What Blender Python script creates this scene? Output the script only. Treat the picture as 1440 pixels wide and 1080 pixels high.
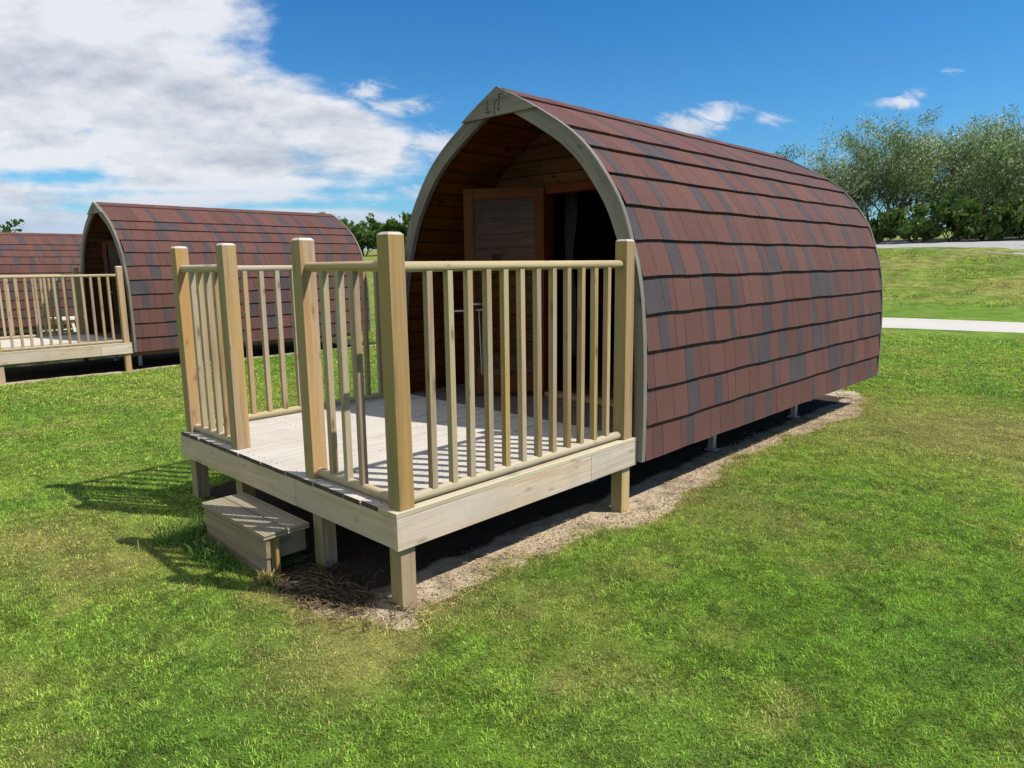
import bpy, math, random
import numpy as np
from mathutils import Vector, Matrix

# ------------------------------------------------------------------ scene, camera, light
sc = bpy.context.scene
for o in list(bpy.data.objects):
    bpy.data.objects.remove(o)
C = sc.collection
R = math.radians
rng = np.random.default_rng(7)
random.seed(7)

cam_data = bpy.data.cameras.new("camera")
cam = bpy.data.objects.new("camera", cam_data)
C.objects.link(cam)
CAM = (3.7726, -3.8371, 1.6)
right = Vector((0.72049512, 0.69336599, -0.0114181))
up = Vector((-0.1076286, 0.12807532, 0.98590709))
fwd = Vector((-0.68505683, 0.70911234, -0.16690365))
m = Matrix((right, up, -fwd)).transposed().to_4x4()
m.translation = Vector(CAM)
cam.matrix_world = m
cam_data.sensor_width = 36
cam_data.lens = 24.6
cam_data.clip_start = 0.05
cam_data.clip_end = 3000
sc.camera = cam
sc.view_settings.view_transform = 'Standard'
sc.view_settings.look = 'None'
sc.view_settings.exposure = 0.28
sc.view_settings.gamma = 1.0
sc.cycles.max_bounces = 8
sc.cycles.transparent_max_bounces = 12

SUN = Vector((0.63, 0.383, 1.0)).normalized()
sl = bpy.data.lights.new("sun", 'SUN')
sl.energy = 5.0
sl.angle = R(0.53)
sl.color = (1.0, 0.955, 0.88)
so = bpy.data.objects.new("sun", sl)
so.rotation_euler = SUN.to_track_quat('Z', 'Y').to_euler()
so.location = (10, 6, 20)
C.objects.link(so)

# node helpers -------------------------------------------------------
class NT:
    def __init__(s, tree):
        s.t = tree
        s.t.nodes.clear()
    def n(s, typ, **kw):
        nd = s.t.nodes.new(typ)
        for k, v in kw.items():
            setattr(nd, k, v)
        return nd
    def l(s, a, b):
        s.t.links.new(a, b)
    def setin(s, nd, i, v):
        if v is None:
            return
        if hasattr(v, 'is_output') or isinstance(v, bpy.types.NodeSocket):
            s.l(v, nd.inputs[i])
        else:
            nd.inputs[i].default_value = v
    def math(s, op, a, b=None, c=None, clamp=False):
        nd = s.n('ShaderNodeMath', operation=op, use_clamp=clamp)
        s.setin(nd, 0, a); s.setin(nd, 1, b); s.setin(nd, 2, c)
        return nd.outputs[0]
    def vmath(s, op, a, b=None):
        nd = s.n('ShaderNodeVectorMath', operation=op)
        s.setin(nd, 0, a); s.setin(nd, 1, b)
        return nd.outputs['Value'] if op in ('DOT_PRODUCT', 'LENGTH') else nd.outputs[0]
    def mix(s, f, a, b, blend='MIX'):
        nd = s.n('ShaderNodeMix', data_type='RGBA', blend_type=blend)
        s.setin(nd, 0, f)
        s.setin(nd, 6, (*a, 1) if isinstance(a, tuple) and len(a) == 3 else a)
        s.setin(nd, 7, (*b, 1) if isinstance(b, tuple) and len(b) == 3 else b)
        return nd.outputs[2]
    def ramp(s, f, stops, interp='LINEAR'):
        nd = s.n('ShaderNodeValToRGB')
        nd.color_ramp.interpolation = interp
        el = nd.color_ramp.elements
        while len(el) < len(stops):
            el.new(0.5)
        for e, (p, c) in zip(el, stops):
            e.position = p
            e.color = (c, c, c, 1) if isinstance(c, (int, float)) else (*c, 1)
        s.setin(nd, 0, f)
        return nd.outputs[0]
    def smooth(s, v, a, b):
        nd = s.n('ShaderNodeMapRange', interpolation_type='SMOOTHSTEP')
        s.setin(nd, 0, v); s.setin(nd, 1, a); s.setin(nd, 2, b)
        return nd.outputs[0]
    def noise(s, vec, scale, detail=3, rough=0.5, dist=0.0, w=None, dim='3D'):
        nd = s.n('ShaderNodeTexNoise', noise_dimensions=dim)
        if vec is not None and dim != '1D':
            s.setin(nd, 0, vec)
        nd.inputs['Scale'].default_value = scale
        nd.inputs['Detail'].default_value = detail
        nd.inputs['Roughness'].default_value = rough
        nd.inputs['Distortion'].default_value = dist
        if w is not None:
            s.setin(nd, 'W', w)
        return nd.outputs[0]
    def comb(s, x, y, z):
        nd = s.n('ShaderNodeCombineXYZ')
        s.setin(nd, 0, x); s.setin(nd, 1, y); s.setin(nd, 2, z)
        return nd.outputs[0]
    def sep(s, v):
        nd = s.n('ShaderNodeSeparateXYZ')
        s.setin(nd, 0, v)
        return nd.outputs

# ------------------------------------------------------------------ sky
world = bpy.data.worlds.new("World")
sc.world = world
world.use_nodes = True
w = NT(world.node_tree)
sky = w.n('ShaderNodeTexSky', sky_type='NISHITA')
sky.sun_disc = False
sky.sun_elevation = math.asin(SUN.z)
sky.sun_rotation = math.atan2(SUN.x, SUN.y)
sky.altitude = 0
sky.air_density = 1.0
sky.dust_density = 0.25
sky.ozone_density = 3.0
hsv = w.n('ShaderNodeHueSaturation')
hsv.inputs['Hue'].default_value = 0.5
hsv.inputs['Saturation'].default_value = 1.0
hsv.inputs['Value'].default_value = 1.0
w.l(sky.outputs[0], hsv.inputs['Color'])
tc = w.n('ShaderNodeTexCoord')
D = tc.outputs['Generated']
dz = w.sep(D)[2]
tint = w.ramp(dz, [(0.0, (0.62, 0.93, 1.05)), (0.10, (0.46, 0.90, 1.12)), (0.32, (0.25, 0.78, 1.18))])
skyc = w.mix(1.0, hsv.outputs[0], tint, 'MULTIPLY')
# heading axes of the cloud field (plain world directions)
hx, hy = (0.7194, 0.6946), (-0.6946, 0.7194)
rt = w.vmath('DOT_PRODUCT', D, (hx[0], hx[1], 0))
ft = w.math('MAXIMUM', w.vmath('DOT_PRODUCT', D, (hy[0], hy[1], 0)), 0.05)
t = w.math('DIVIDE', rt, ft)          # tangent of heading
e = w.math('DIVIDE', dz, ft)          # tangent of height
zz = w.math('ADD', w.math('MAXIMUM', dz, 0.0), 0.10)
def cloudpos(shift=0.0):
    px = w.math('DIVIDE', rt, zz)
    py = w.math('DIVIDE', w.math('ADD', w.vmath('DOT_PRODUCT', D, (hy[0], hy[1], 0)), shift), zz)
    return w.comb(px, py, 0.37)
P0 = cloudpos(0)
P1 = cloudpos(-0.05)
# where the bank of cloud ends, as a function of height
edge = w.n('ShaderNodeFloatCurve')
cv = edge.mapping.curves[0]
pts = [(0.0, 0.02), (0.06, -0.06), (0.14, -0.09), (0.2, -0.15), (0.25, -0.33), (0.29, -0.38), (0.34, -0.31), (0.42, -0.35), (0.6, -0.5)]
# curve works in 0..1: y = (t + 1) / 1.5
ys = [(p, (q + 1) / 1.5) for p, q in pts]
cv.points[0].location = ys[0]
cv.points[1].location = (1.0, ys[-1][1])
for p_ in ys[1:]:
    cv.points.new(*p_)
edge.mapping.update()
w.l(w.math('MAXIMUM', e, 0.0), edge.inputs['Value'])
edge_t = w.math('SUBTRACT', w.math('MULTIPLY', edge.outputs[0], 1.5), 1.0)
inside = w.math('MULTIPLY', w.math('SUBTRACT', edge_t, t), 3.2)
inside = w.math('MINIMUM', w.math('MAXIMUM', inside, -0.6), 0.32)
def blob(t0, e0, a, b, k):
    x = w.math('DIVIDE', w.math('SUBTRACT', t, t0), a)
    y = w.math('DIVIDE', w.math('SUBTRACT', e, e0), b)
    r2 = w.math('ADD', w.math('MULTIPLY', x, x), w.math('MULTIPLY', y, y))
    return w.math('MULTIPLY', w.math('EXPONENT', w.math('MULTIPLY', r2, -1.0)), k)
bias = inside
for b_ in [(-0.66, 0.130, 0.10, 0.012, -0.45), (-0.28, 0.085, 0.10, 0.008, -0.30), (-0.6, 0.085, 0.10, 0.007, -0.2), (-0.15, 0.075, 0.05, 0.012, -0.2), (-0.45, 0.105, 0.2, 0.006, -0.25)]:
    bias = w.math('ADD', bias, blob(*b_))
wsp = None
for b_ in [(-0.19, 0.235, 0.045, 0.016, 0.9), (-0.15, 0.215, 0.05, 0.016, 0.9), (-0.10, 0.160, 0.06, 0.026, 1.0), (-0.11, 0.10, 0.07, 0.02, 0.7), (0.25, 0.185, 0.055, 0.022, 1.0), (0.28, 0.200, 0.05, 0.018, 1.0),
           (0.355, 0.192, 0.03, 0.012, 0.8), (0.53, 0.213, 0.04, 0.010, 0.9), (0.545, 0.222, 0.02, 0.010, 0.7), (0.60, 0.252, 0.025, 0.006, 0.6)]:
    q_ = blob(*b_)
    wsp = q_ if wsp is None else w.math('MAXIMUM', wsp, q_)
n0 = w.noise(P0, 1.0, 9, 0.55, 0.0)
n1 = w.noise(P1, 1.0, 9, 0.55, 0.0)
fine = w.noise(w.comb(w.math('MULTIPLY', t, 1.0), w.math('MULTIPLY', e, 2.2), 0.0), 6.5, 10, 0.57, 0.0)
mixn = w.math('ADD', w.math('MULTIPLY', n0, 0.5), w.math('MULTIPLY', fine, 0.5))
dens = w.math('ADD', w.math('ADD', 0.5, w.math('MULTIPLY', w.math('SUBTRACT', mixn, 0.5), 2.0)), bias)
alpha = w.smooth(dens, 0.46, 0.80)
rag = w.noise(w.comb(w.math('MULTIPLY', t, 1.0), w.math('ADD', w.math('MULTIPLY', e, 2.6), w.math('MULTIPLY', t, 0.5)), 3.0), 22.0, 8, 0.62, 0.6)
wal = w.math('MULTIPLY', w.smooth(w.math('ADD', w.math('MULTIPLY', w.math('SUBTRACT', rag, 0.5), 2.4), wsp), 0.25, 1.15), w.smooth(wsp, 0.02, 0.45))
alpha = w.math('MAXIMUM', alpha, w.math('MULTIPLY', wal, 0.85))
# light: thick parts and undersides greyer, edges and tops bright
thick = w.smooth(dens, 0.70, 1.10)
fine2 = w.noise(w.comb(w.math('MULTIPLY', t, 1.0), w.math('MULTIPLY', w.math('ADD', e, -0.020), 2.2), 0.0), 6.5, 10, 0.57, 0.0)
rel = w.math('ADD', w.math('MULTIPLY', w.math('SUBTRACT', fine, fine2), 2.6), w.math('MULTIPLY', w.math('SUBTRACT', n0, n1), 2.0))
big = w.noise(P0, 0.55, 3, 0.5, 0.0)
lit = w.math('ADD', w.math('ADD', w.math('SUBTRACT', 0.98, w.math('MULTIPLY', thick, 0.42)), rel), w.math('MULTIPLY', w.math('SUBTRACT', big, 0.5), 1.1), clamp=True)
ccol = w.mix(lit, (0.32, 0.38, 0.49), (0.86, 0.88, 0.92))
# haze near the horizon keeps low cloud blue-white
ccol = w.mix(w.smooth(e, 0.14, 0.02), ccol, (0.50, 0.62, 0.80))
bgs = w.n('ShaderNodeBackground')
w.l(skyc, bgs.inputs[0])
bgs.inputs[1].default_value = 0.094
bgc = w.n('ShaderNodeBackground')
w.l(ccol, bgc.inputs[0])
bgc.inputs[1].default_value = 0.80
ms = w.n('ShaderNodeMixShader')
above = w.smooth(dz, -0.01, 0.02)
w.l(w.math('MULTIPLY', w.math('MULTIPLY', alpha, 0.96), above), ms.inputs[0])
w.l(bgs.outputs[0], ms.inputs[1])
w.l(bgc.outputs[0], ms.inputs[2])
wo = w.n('ShaderNodeOutputWorld')
w.l(ms.outputs[0], wo.inputs[0])

# ------------------------------------------------------------------ numeric noise
def _hash(ix, iy, s):
    h = (ix.astype(np.int64) * 374761393 + iy.astype(np.int64) * 668265263 + s * 1442695041) & 0xFFFFFFFF
    h = ((h ^ (h >> 13)) * 1274126177) & 0xFFFFFFFF
    h = h ^ (h >> 16)
    return (h & 0xFFFFFF) / float(0xFFFFFF)
def vnoise(x, y, s=0):
    x = np.asarray(x, float); y = np.asarray(y, float)
    ix, iy = np.floor(x), np.floor(y)
    fx, fy = x - ix, y - iy
    fx = fx * fx * (3 - 2 * fx); fy = fy * fy * (3 - 2 * fy)
    a = _hash(ix, iy, s); b = _hash(ix + 1, iy, s); c = _hash(ix, iy + 1, s); d = _hash(ix + 1, iy + 1, s)
    return (a * (1 - fx) + b * fx) * (1 - fy) + (c * (1 - fx) + d * fx) * fy
def fbm(x, y, sc_=1.0, oct_=4, s=0):
    v = 0; a = 0.5; t_ = 0
    for k in range(oct_):
        v = v + a * vnoise(np.asarray(x) * sc_ + 17.3 * k, np.asarray(y) * sc_ - 9.1 * k, s + k); t_ += a
        a *= 0.5; sc_ *= 2.03
    return v / t_
def sstep(v, a, b):
    q = np.clip((v - a) / (b - a), 0, 1)
    return q * q * (3 - 2 * q)

# ------------------------------------------------------------------ materials
def principled(nt, col, rough=0.6, spec=0.4, normal=None, **kw):
    b = nt.n('ShaderNodeBsdfPrincipled')
    nt.setin(b, 'Base Color', (*col, 1) if isinstance(col, tuple) and len(col) == 3 else col)
    nt.setin(b, 'Roughness', rough)
    nt.setin(b, 'Specular IOR Level', spec)
    if normal is not None:
        nt.l(normal, b.inputs['Normal'])
    for k, v in kw.items():
        nt.setin(b, k, v)
    return b
def bump(nt, h, strength=0.3, dist=0.01):
    nd = nt.n('ShaderNodeBump')
    nd.inputs['Strength'].default_value = strength
    nd.inputs['Distance'].default_value = dist
    nt.l(h, nd.inputs['Height'])
    return nd.outputs[0]
def newmat(name):
    mt = bpy.data.materials.new(name)
    mt.use_nodes = True
    return mt, NT(mt.node_tree)
def finish(nt, sh):
    o = nt.n('ShaderNodeOutputMaterial')
    nt.l(sh.outputs[0] if hasattr(sh, 'outputs') else sh, o.inputs[0])

def wood_mat(name, base, dark, alt=None, rough=0.75, grain=1.0, knots=0.5, altamt=0.5, grooves=0.0, stain=0.0, spec=0.25, algae=0.0, gperiod=0.012):
    """UV in metres: u along the grain, v across."""
    mt, nt = newmat(name)
    uv = nt.n('ShaderNodeUVMap').outputs[0]
    u, v, _ = nt.sep(uv)
    warp = nt.noise(nt.comb(nt.math('MULTIPLY', u, 2.2), nt.math('MULTIPLY', v, 9.0), 0), 1.0, 2)
    vv = nt.math('ADD', v, nt.math('MULTIPLY', nt.math('SUBTRACT', warp, 0.5), 0.035))
    g1 = nt.noise(nt.comb(nt.math('MULTIPLY', u, 2.0), nt.math('MULTIPLY', vv, 70.0), 1.3), 1.0, 5, 0.65)
    g2 = nt.noise(nt.comb(nt.math('MULTIPLY', u, 0.9), nt.math('MULTIPLY', vv, 22.0), 7.7), 1.0, 3, 0.5)
    sp = nt.noise(nt.comb(nt.math('MULTIPLY', u, 12.0), nt.math('MULTIPLY', v, 260.0), 3.1), 1.0, 3, 0.7)
    g = nt.math('ADD', nt.math('MULTIPLY', g1, 0.6), nt.math('MULTIPLY', g2, 0.4))
    f = nt.ramp(g, [(0.36, 1.0), (0.56, 0.0)])
    col = nt.mix(nt.math('MULTIPLY', f, min(0.75 * grain, 1.0)), base, dark)
    if alt:
        a = nt.ramp(nt.noise(nt.comb(nt.math('MULTIPLY', u, 0.7), nt.math('MULTIPLY', v, 5.0), 11.0), 1.0, 3, 0.5), [(0.40, 0.0), (0.62, 1.0)])
        col = nt.mix(nt.math('MULTIPLY', a, altamt), col, alt)
    # knots
    vo = nt.n('ShaderNodeTexVoronoi', voronoi_dimensions='2D')
    nt.l(nt.comb(nt.math('MULTIPLY', u, 4.2), nt.math('MULTIPLY', vv, 14.0), 0), vo.inputs['Vector'])
    vo.inputs['Scale'].default_value = 1.0
    kr = nt.math('MULTIPLY', vo.outputs['Distance'], nt.math('ADD', 0.6, nt.math('MULTIPLY', nt.sep(vo.outputs['Color'])[1], 1.4)))
    k = nt.ramp(kr, [(0.07, 1.0), (0.11, 0.5), (0.24, 0.0)])
    pres = nt.math('GREATER_THAN', nt.sep(vo.outputs['Color'])[0], 0.70)
    col = nt.mix(nt.math('MULTIPLY', nt.math('MULTIPLY', k, pres), knots), col, tuple(c * 0.42 for c in dark))
    # fine checks
    ck = nt.ramp(sp, [(0.28, 1.0), (0.38, 0.0)])
    col = nt.mix(nt.math('MULTIPLY', ck, 0.35), col, tuple(c * 0.6 for c in dark))
    oi = nt.n('ShaderNodeObjectInfo').outputs['Random']
    hs = nt.n('ShaderNodeHueSaturation')
    nt.l(col, hs.inputs['Color'])
    nt.l(nt.math('ADD', 0.86, nt.math('MULTIPLY', oi, 0.28)), hs.inputs['Value'])
    nt.l(nt.math('ADD', 0.488, nt.math('MULTIPLY', nt.math('FRACT', nt.math('MULTIPLY', oi, 7.3)), 0.022)), hs.inputs['Hue'])
    nt.l(nt.math('ADD', 0.8, nt.math('MULTIPLY', nt.math('FRACT', nt.math('MULTIPLY', oi, 13.7)), 0.4)), hs.inputs['Saturation'])
    col = hs.outputs[0]
    h = nt.math('ADD', nt.math('MULTIPLY', g, 0.5), nt.math('MULTIPLY', sp, 0.25))
    if stain:
        wn = nt.noise(nt.n('ShaderNodeTexCoord').outputs['Object'], 3.2, 5, 0.65)
        col = nt.mix(nt.math('MULTIPLY', nt.ramp(wn, [(0.48, 0.0), (0.72, 1.0)]), stain), col, (0.20, 0.19, 0.16))
    if grooves:
        s_ = nt.math('SINE', nt.math('MULTIPLY', v, 2 * math.pi / gperiod))
        gr = nt.ramp(s_, [(0.0, 0.0), (0.5, 1.0)])
        h = nt.math('ADD', h, nt.math('MULTIPLY', s_, grooves))
        col = nt.mix(nt.math('MULTIPLY', nt.math('SUBTRACT', 1.0, gr), min(0.3 + 0.35 * grooves, 0.7)), col, dark)
    if algae:      # green film that grows on the faces turned away from the sun
        ny_ = nt.sep(nt.n('ShaderNodeNewGeometry').outputs['Normal'])[1]
        an = nt.ramp(nt.noise(nt.comb(nt.math('MULTIPLY', u, 1.4), nt.math('MULTIPLY', v, 11.0), 4.0), 1.0, 4, 0.6), [(0.3, 0.35), (0.65, 1.0)])
        col = nt.mix(nt.math('MULTIPLY', nt.math('MULTIPLY', nt.ramp(nt.math('MULTIPLY', ny_, -1.0), [(0.5, 0.0), (0.9, 1.0)]), an), algae), col, (0.19, 0.20, 0.085))
    finish(nt, principled(nt, col, rough, spec, bump(nt, h, 0.5, 0.0025)))
    return mt

M = {}
M['post'] = wood_mat('treated_pine_post', (0.40, 0.29, 0.165), (0.19, 0.115, 0.05), (0.44, 0.27, 0.075), altamt=0.75, grain=1.2, algae=0.75)
M['rail'] = wood_mat('treated_pine_rail', (0.47, 0.375, 0.225), (0.27, 0.18, 0.085), (0.42, 0.355, 0.25), knots=0.5, grain=1.0, algae=0.5)
M['spindle'] = wood_mat('treated_pine_spindle', (0.40, 0.28, 0.14), (0.22, 0.125, 0.05), (0.38, 0.33, 0.235), altamt=0.7, knots=0.7, grain=1.2, algae=0.45)
M['fascia'] = wood_mat('weathered_fascia', (0.60, 0.49, 0.355), (0.40, 0.28, 0.17), (0.52, 0.46, 0.385), altamt=0.8, knots=0.5, grain=1.1, stain=0.28, algae=0.35)
M['decking'] = wood_mat('bleached_decking', (0.57, 0.52, 0.455), (0.38, 0.335, 0.28), (0.60, 0.56, 0.51), knots=0.15, grain=0.8, grooves=0.25, stain=0.35)
M['tread'] = wood_mat('grooved_tread', (0.42, 0.36, 0.25), (0.16, 0.13, 0.09), (0.34, 0.32, 0.26), knots=0.2, grooves=1.4, gperiod=0.017, stain=0.3)
M['riser'] = wood_mat('old_step_board', (0.27, 0.205, 0.125), (0.14, 0.095, 0.05), (0.22, 0.19, 0.135), grain=1.3, stain=0.4)
M['barge'] = wood_mat('grey_weathered_board', (0.165, 0.143, 0.115), (0.055, 0.046, 0.034), (0.20, 0.185, 0.16), knots=0.8, altamt=0.8, grain=1.1, stain=0.6, algae=0.12)
M['lining'] = wood_mat('brown_cladding', (0.090, 0.030, 0.012), (0.028, 0.009, 0.004), (0.110, 0.040, 0.016), knots=0.9, altamt=0.8, grain=1.2, rough=0.8, spec=0.04)
M['door'] = wood_mat('red_brown_door_wood', (0.105, 0.030, 0.011), (0.06, 0.014, 0.005), (0.085, 0.028, 0.012), knots=0.2, rough=0.6, spec=0.1)
M['porchfloor'] = wood_mat('shade_darkened_porch_boards', (0.16, 0.135, 0.12), (0.09, 0.07, 0.06), None, knots=0.3, grooves=0.2)  # porch shade is mixed into this board colour, darker than the deck
M['table'] = wood_mat('grey_table_timber', (0.60, 0.56, 0.48), (0.42, 0.38, 0.30), None, knots=0.3)
M['dark_leg'] = wood_mat('brown_leg_timber', (0.36, 0.23, 0.10), (0.18, 0.10, 0.04), (0.38, 0.21, 0.055), altamt=0.7)

def simple_mat(name, col, rough=0.6, metallic=0.0, nscale=8, namt=0.25, spec=0.4, bmp=0.2):
    mt, nt = newmat(name)
    tcn = nt.n('ShaderNodeTexCoord').outputs['Object']
    n_ = nt.noise(tcn, nscale, 6, 0.65)
    c = nt.mix(nt.math('MULTIPLY', n_, namt * 2), col, tuple(x * 0.4 for x in col))
    finish(nt, principled(nt, c, rough, spec, bump(nt, n_, bmp, 0.004), Metallic=metallic))
    return mt
M['endgrain'] = simple_mat('rotted_end_grain', (0.12, 0.085, 0.055), 0.9, nscale=22, namt=0.85)
M['underlay'] = simple_mat('black_underlay', (0.02, 0.014, 0.013), 0.9)
M['steel'] = simple_mat('galvanised_steel', (0.52, 0.53, 0.52), 0.45, 0.6)
M['wire'] = simple_mat('pale_wire', (0.75, 0.75, 0.76), 0.35, 0.3)
M['carve'] = simple_mat('carved_groove', (0.045, 0.04, 0.03), 0.95)
M['curtain'] = simple_mat('grey_curtain', (0.16, 0.17, 0.20), 0.9, nscale=3)
M['floor'] = simple_mat('pod_floor', (0.10, 0.065, 0.04), 0.6)
M['timber_dark'] = simple_mat('brown_bearer', (0.20, 0.15, 0.09), 0.85)  # plain brown timber for bearers, joists and floor base

# glass
mt, nt = newmat('door_glass')
gl = nt.n('ShaderNodeBsdfGlossy'); gl.inputs['Roughness'].default_value = 0.02
tr = nt.n('ShaderNodeBsdfTransparent'); tr.inputs[0].default_value = (0.96, 0.93, 0.88, 1)
fr = nt.n('ShaderNodeFresnel'); fr.inputs[0].default_value = 1.5
mx = nt.n('ShaderNodeMixShader')
nt.l(nt.math('MULTIPLY', fr.outputs[0], 0.22), mx.inputs[0]); nt.l(tr.outputs[0], mx.inputs[1]); nt.l(gl.outputs[0], mx.inputs[2])
finish(nt, mx)
M['glass'] = mt

# felt shingles: point colour 'tab': R = grey band, G = random tone
mt, nt = newmat('felt_shingle')
at = nt.n('ShaderNodeAttribute', attribute_name='tab')
r_, g_, b_ = nt.n('ShaderNodeSeparateColor').outputs[:3], None, None
sepc = nt.t.nodes[-1]
nt.l(at.outputs['Color'], sepc.inputs[0])
gr, tone, tone2 = sepc.outputs[0], sepc.outputs[1], sepc.outputs[2]
uvn = nt.n('ShaderNodeUVMap').outputs[0]
gran = nt.noise(uvn, 420.0, 2, 0.7)
soft = nt.noise(uvn, 2.3, 5, 0.6)
red = nt.mix(tone, (0.118, 0.045, 0.034), (0.160, 0.064, 0.048))
red = nt.mix(nt.math('MULTIPLY', tone2, 0.5), red, (0.105, 0.048, 0.041))
grey = nt.mix(soft, (0.040, 0.041, 0.048), (0.064, 0.065, 0.074))
gm = nt.ramp(nt.math('ADD', gr, nt.math('MULTIPLY', nt.math('SUBTRACT', nt.noise(uvn, 30, 3, 0.6), 0.5), 0.35)), [(0.10, 0.0), (0.80, 1.0)])
col = nt.mix(nt.math('MULTIPLY', gm, 0.88), red, grey)
col = nt.mix(nt.ramp(soft, [(0.42, 0.0), (0.72, 0.18)]), col, (0.14, 0.09, 0.072))
col = nt.mix(nt.ramp(gran, [(0.3, 0.5), (0.7, 0.0)]), col, (0.03, 0.02, 0.02))
mot = nt.noise(uvn, 55.0, 4, 0.7)
col = nt.mix(nt.ramp(mot, [(0.45, 0.0), (0.75, 0.25)]), col, (0.19, 0.10, 0.08))
stk = nt.noise(nt.comb(nt.math('MULTIPLY', nt.sep(uvn)[0], 22.0), nt.math('MULTIPLY', nt.sep(uvn)[1], 2.0), 0), 1.0, 4, 0.6)
col = nt.mix(nt.ramp(stk, [(0.5, 0.0), (0.75, 0.25)]), col, (0.07, 0.045, 0.042))
finish(nt, principled(nt, col, 0.88, 0.25, bump(nt, gran, 0.35, 0.0015)))
M['shingle'] = mt

# ground: colours computed as a vertex attribute
mt, nt = newmat('lawn_ground')
at = nt.n('ShaderNodeAttribute', attribute_name='gcol').outputs['Color']
at2 = nt.n('ShaderNodeAttribute', attribute_name='soil').outputs['Fac']
at3 = nt.n('ShaderNodeAttribute', attribute_name='peat_shade').outputs['Fac']
pos = nt.n('ShaderNodeNewGeometry').outputs['Position']
nA = nt.noise(pos, 26.0, 5, 0.7)
nB = nt.noise(pos, 5.0, 4, 0.6)
nC = nt.noise(pos, 130.0, 3, 0.7)
nW = nt.noise(nt.vmath('MULTIPLY', pos, (1.0, 1.0, 1.0)), 1.1, 5, 0.65)
var = nt.math('ADD', nt.math('ADD', nt.math('MULTIPLY', nA, 0.9), nt.math('MULTIPLY', nB, 0.5)), nt.math('MULTIPLY', nW, 0.5))
gcol0 = nt.mix(1.0, at, nt.ramp(nt.math('DIVIDE', var, 1.9), [(0.33, 0.42), (0.5, 1.0), (0.68, 1.55)]), 'MULTIPLY')
soilc = nt.ramp(nt.math('ADD', nt.math('MULTIPLY', nC, 0.6), nt.math('MULTIPLY', nA, 0.4)), [(0.32, (0.12, 0.08, 0.05)), (0.47, (0.42, 0.33, 0.215)), (0.64, (0.62, 0.52, 0.37))])
soilc = nt.mix(nt.ramp(nB, [(0.36, 0.85), (0.52, 0.0)]), soilc, (0.18, 0.135, 0.085))
soilc = nt.mix(nt.ramp(nt.math('ADD', at3, nt.math('MULTIPLY', nt.math('SUBTRACT', nA, 0.5), 0.6)), [(0.35, 0.0), (0.65, 0.93)]), soilc, (0.030, 0.020, 0.014))  # near-black soil tone carries the shade under the floors, and the corner peat
nD = nt.noise(nt.vmath('MULTIPLY', pos, (0.9, 2.2, 1.0)), 2.0, 5, 0.7)
farv = nt.ramp(nD, [(0.36, 0.62), (0.5, 1.0), (0.64, 1.35)])
sm = nt.ramp(nt.math('ADD', at2, nt.math('MULTIPLY', nt.math('SUBTRACT', nA, 0.5), 0.7)), [(0.42, 0.0), (0.58, 1.0)])
gcol = nt.mix(1.0, gcol0, farv, 'MULTIPLY')
col = nt.mix(sm, gcol, soilc)
finish(nt, principled(nt, col, 0.95, 0.1, bump(nt, nt.math('ADD', nA, nt.math('MULTIPLY', nC, 0.3)), 0.8, 0.02)))
M['ground'] = mt

# blades
def blade_mat(name, trans=0.4, rough=0.5):
    mt, nt = newmat(name)
    at = nt.n('ShaderNodeAttribute', attribute_name='col').outputs['Color']
    b = principled(nt, at, rough, 0.35)
    tl = nt.n('ShaderNodeBsdfTranslucent')
    nt.l(nt.mix(1.0, at, (1.15, 1.25, 0.6), 'MULTIPLY'), tl.inputs[0])
    mx = nt.n('ShaderNodeMixShader'); mx.inputs[0].default_value = trans
    nt.l(b.outputs[0], mx.inputs[1]); nt.l(tl.outputs[0], mx.inputs[2])
    finish(nt, mx)
    return mt
M['blade'] = blade_mat('grass_blade')
M['leaf'] = blade_mat('tree_leaf', 0.3, 0.45)
M['straw'] = blade_mat('dry_straw', 0.1, 0.7)

def surf_mat(name, c0, c1, scale, rough=0.9):
    mt, nt = newmat(name)
    pos = nt.n('ShaderNodeNewGeometry').outputs['Position']
    a = nt.noise(pos, scale, 6, 0.7); b = nt.noise(pos, scale * 0.06, 4, 0.6)
    c = nt.mix(nt.math('ADD', nt.math('MULTIPLY', a, 0.6), nt.math('MULTIPLY', b, 0.4)), c0, c1)
    finish(nt, principled(nt, c, rough, 0.2, bump(nt, a, 0.4, 0.01)))
    return mt
M['path'] = surf_mat('pale_gravel_path', (0.33, 0.30, 0.26), (0.60, 0.565, 0.52), 14)
M['road'] = surf_mat('grey_road', (0.22, 0.21, 0.20), (0.42, 0.41, 0.40), 6)
M['roadedge'] = surf_mat('gravel_verge', (0.16, 0.15, 0.13), (0.32, 0.30, 0.27), 5)
M['bark'] = surf_mat('tree_bark', (0.05, 0.042, 0.033), (0.16, 0.14, 0.11), 9)
M['stone'] = surf_mat('pebble', (0.24, 0.19, 0.13), (0.52, 0.44, 0.33), 60)

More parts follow.
